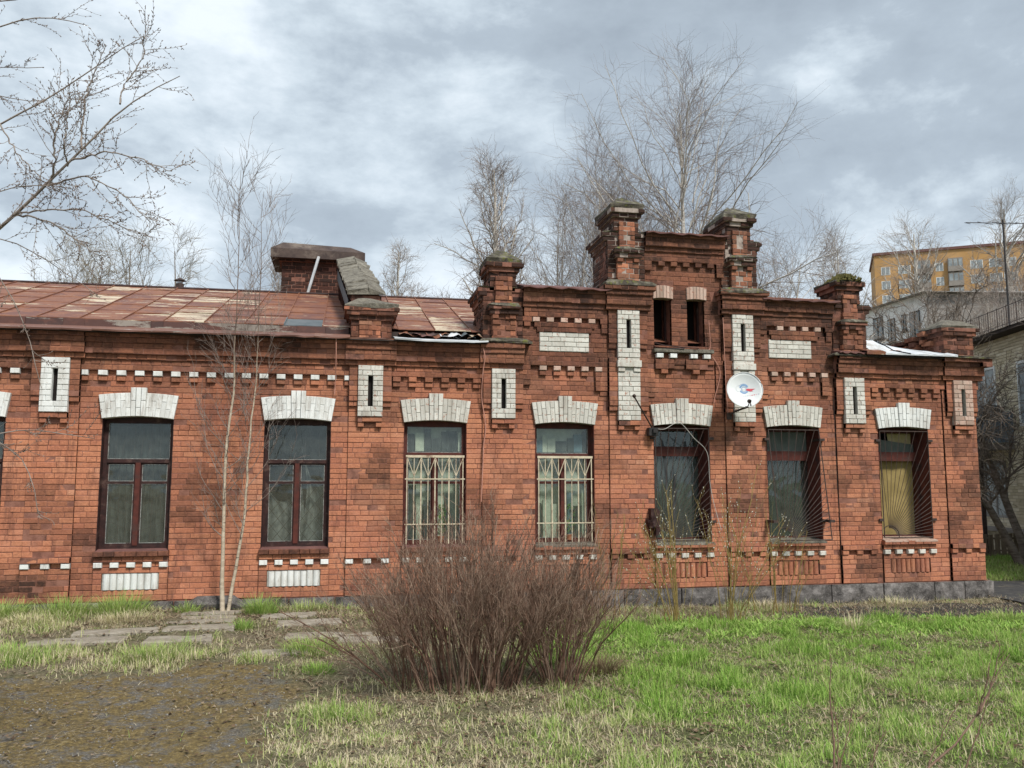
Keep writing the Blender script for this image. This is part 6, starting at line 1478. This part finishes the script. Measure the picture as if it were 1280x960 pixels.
blades('grass', x, y, h * 1.12, .0042 + .0045 * rg.rand(n), rg.rand(n) * 6.283, rg.beta(1.7, 1.1, n) * .98, grn, M['grass'])
# broad bright clumps near the wall on the right
x, y = scatter(70000, 2.4, 11.5, -3.6, -.9); k = (rg.rand(len(x)) < np.exp(-((y + 2.1 - .1 * np.sin(x * 3)) / .62) ** 2) * (fbm(x, y, 2.3, 53) > .42)) & (rg.rand(len(x)) < 1 - soil_zone(x, y)); x, y = x[k], y[k]; n = len(x)
blades('ground_elder', x, y, .05 + .07 * rg.rand(n), .012 + .012 * rg.rand(n), rg.rand(n) * 6.283, .45 + .5 * rg.rand(n), np.clip(.78 + rg.randn(n) * .12, .5, 1), M['grass'])
# straw: laid over everywhere, thick along the wall and round the bush
x, y = scatter(190000); pr = .20 + .35 * np.exp(-((y + .8) / .55) ** 2) + .45 * np.exp(-(((x - 1.6) / 1.2) ** 2 + ((y + 4.7) / .5) ** 2)) + .22 * (fbm(x, y, 1.9, 59) > .55) + .25 * np.exp(-((y + 2.6) / .5) ** 2) * (x < .5)
k = (rg.rand(len(x)) < pr * (1 - .45 * moss_zone(x, y)) * (1 - .5 * soil_zone(x, y))) & ~(on_slab(x, y) & (rg.rand(len(x)) < .9)); x, y = x[k], y[k]; n = len(x)
mzz = moss_zone(x, y); blades('straw', x, y, (.04 + .12 * rg.rand(n)) * (1 - .45 * mzz), (.0028 + .003 * rg.rand(n)) * (1 - .3 * mzz), rg.rand(n) * 6.283, np.clip(.84 + .155 * rg.rand(n) + .1 * mzz, 0, .992), rg.rand(n), M['straw'], dz=.012)
# single grass tussocks one can pick out
def tussock(cx_, cy_, r, h, n, green, label, name='grass_tussock', droop=.6):
    a = rg.rand(n) * 6.283; q = np.sqrt(rg.rand(n)) * r; x = cx_ + np.cos(a) * q; y = cy_ + np.sin(a) * q * .8
    o = blades(name, x, y, h * (.5 + .7 * rg.rand(n)), .004 + .004 * rg.rand(n), a + rg.randn(n) * .6, np.clip(droop * (.3 + q / r) * (.6 + .6 * rg.rand(n)), .05, .98), np.clip(green + rg.randn(n) * .14, 0, 1), M['grass'] if green > .05 else M['straw'])
    del o['kind']; tag(o, label, 'grass tussock', 'grass tussocks'); return o
for (a, b, r, h, n, g_, l_) in ((-4.1, -.55, .34, .26, 520, .55, 'tall green grass tussock under the leftmost window'), (-3.4, -.45, .3, .28, 520, .6, 'tall green grass tussock in front of the leftmost pilaster'), (-2.75, -.45, .34, .30, 620, .6, 'tallest green tussock, in front of the left window\'s white fluted panel'),
    (-2.55, -.85, .36, .17, 600, .1, 'yellow straw tussock drooping in front of the tall green tussock'), (-3.65, -.95, .3, .16, 420, .12, 'flattened straw tussock at the far left near the wall'), (-1.95, -.35, .16, .16, 190, .6, 'small green tuft between the white fluted panel and the birch'),
    (-.98, -.62, .2, .27, 460, .68, 'bright green tussock right of the birch foot'), (-1.12, -1.5, .13, .15, 210, .7, 'little green tuft growing between the birch path slabs'), (-.4, -.35, .3, .17, 360, .45, 'green and straw tuft in front of the second fluted panel'), 
    (-3.3, -2.6, .4, .15, 560, .62, 'wide green tussock at the left edge of the moss patch'), (-1.9, -2.75, .34, .17, 560, .55, 'green tussock left of the half buried slab'), (-.28, -2.75, .28, .20, 480, .6, 'green tussock between the half buried slab and the bush'), (-.18, -3.55, .16, .10, 240, .85, 'low leafy green plant at the corner of the moss patch'),
    (2.55, -4.1, .26, .22, 620, .02, 'round brown dead straw clump at the right foot of the bush'), (6.45, -2.35, .16, .27, 240, .10, 'pale upright straw tuft beside the dark asphalt patch'), (8.85, -2.1, .25, .2, 320, .5, 'green tuft at the right edge of the lawn'), (6.2, -.45, .28, .18, 340, .08, 'straw tuft against the plinth left of the last window'), (8.4, -.4, .5, .15, 520, .1, 'long straw tuft against the plinth below the last window')):
    tussock(a, b, r, h, n, g_, l_, droop=.85 if g_ < .2 else .6)
# dead leaves
x, y = scatter(60000); pr = .16 + .55 * np.exp(-((y + .9) / .75) ** 2) * (x < 1) + .5 * np.exp(-(((x - 1.5) / 1.1) ** 2 + ((y + 4.8) / .45) ** 2)) + .2 * (fbm(x, y, 2.2, 67) > .55)
k = (rg.rand(len(x)) < pr * (1 - .65 * moss_zone(x, y))) & ~(on_slab(x, y) & (rg.rand(len(x)) < .85)); x, y = x[k], y[k]; n = len(x)
z = terr(x, y) + (fbm(x, y, 5, 31) - .5) * .05 + (fbm(x, y, 13, 37) - .5) * .03 + .008 + .012 * rg.rand(n); a = rg.rand(n) * 6.283; L = .012 + .018 * rg.rand(n); tl = rg.randn(n, 2) * .35
V = np.zeros((n, 4, 3))
for k_, (u, v, b_) in enumerate(((-1, 0, .3), (0, -.6, 0), (1, 0, .4), (0, .6, .0))):
    dx = L * (u * np.cos(a) - v * np.sin(a)); dy = L * (u * np.sin(a) + v * np.cos(a)); V[:, k_, 0] = x + dx; V[:, k_, 1] = y + dy; V[:, k_, 2] = z + np.abs(dx * tl[:, 0] + dy * tl[:, 1]) + b_ * L * rg.rand(n)
np_mesh('leaf_litter', V.reshape(-1, 3), np.arange(n * 4).reshape(n, 4), M['leaf'], tone=rg.rand(n), kind='stuff')
# gravel chips
x, y = scatter(40000); pr = .75 * moss_zone(x, y) * (fbm(x, y, 2.6, 71) > .50) + .1 * moss_zone(x, y) + .4 * soil_zone(x, y) + .35 * np.exp(-(((x + 2.0) / .5) ** 2 + ((y + 1.5) / .35) ** 2))
k = (rg.rand(len(x)) < pr) & ~on_slab(x, y); x, y = x[k], y[k]; n = len(x); z = terr(x, y) + (fbm(x, y, 5, 31) - .5) * .05 + (fbm(x, y, 13, 37) - .5) * .03
s = .003 + .010 * rg.rand(n) ** 3; O = np.array([(1, 0, 0), (0, 1, 0), (-1, 0, 0), (0, -1, 0), (0, 0, .8), (0, 0, -.6)], float)
V = np.stack([x, y, z + s * .3], 1)[:, None] + (O[None] * s[:, None, None]) * (1 + rg.randn(n, 6, 1) * .25)
ang = rg.rand(n) * 6.283
T_ = np.array([(0, 1, 4), (1, 2, 4), (2, 3, 4), (3, 0, 4), (1, 0, 5), (2, 1, 5), (3, 2, 5), (0, 3, 5)])
Q = (np.arange(n)[:, None, None] * 6 + T_[None]).reshape(-1, 3); np_mesh('gravel', V.reshape(-1, 3), Q, M['gravel'], tone=np.repeat(rg.rand(n), 8), kind='stuff', sides=3)
# lawn beyond the path at the right
x = rg.uniform(11.5, 19, 26000); y = rg.uniform(2.1, 6.6, 26000); k = in_view(x, y); x, y = x[k], y[k]; n = len(x)
blades('grass', x, y, .05 + .10 * rg.rand(n), .009 + .006 * rg.rand(n), rg.rand(n) * 6.283, rg.beta(2, 2, n) * .9, np.clip(.6 + .5 * (fbm(x, y, 1.2, 77) - .5) + rg.randn(n) * .16, 0, 1), M['grass'])
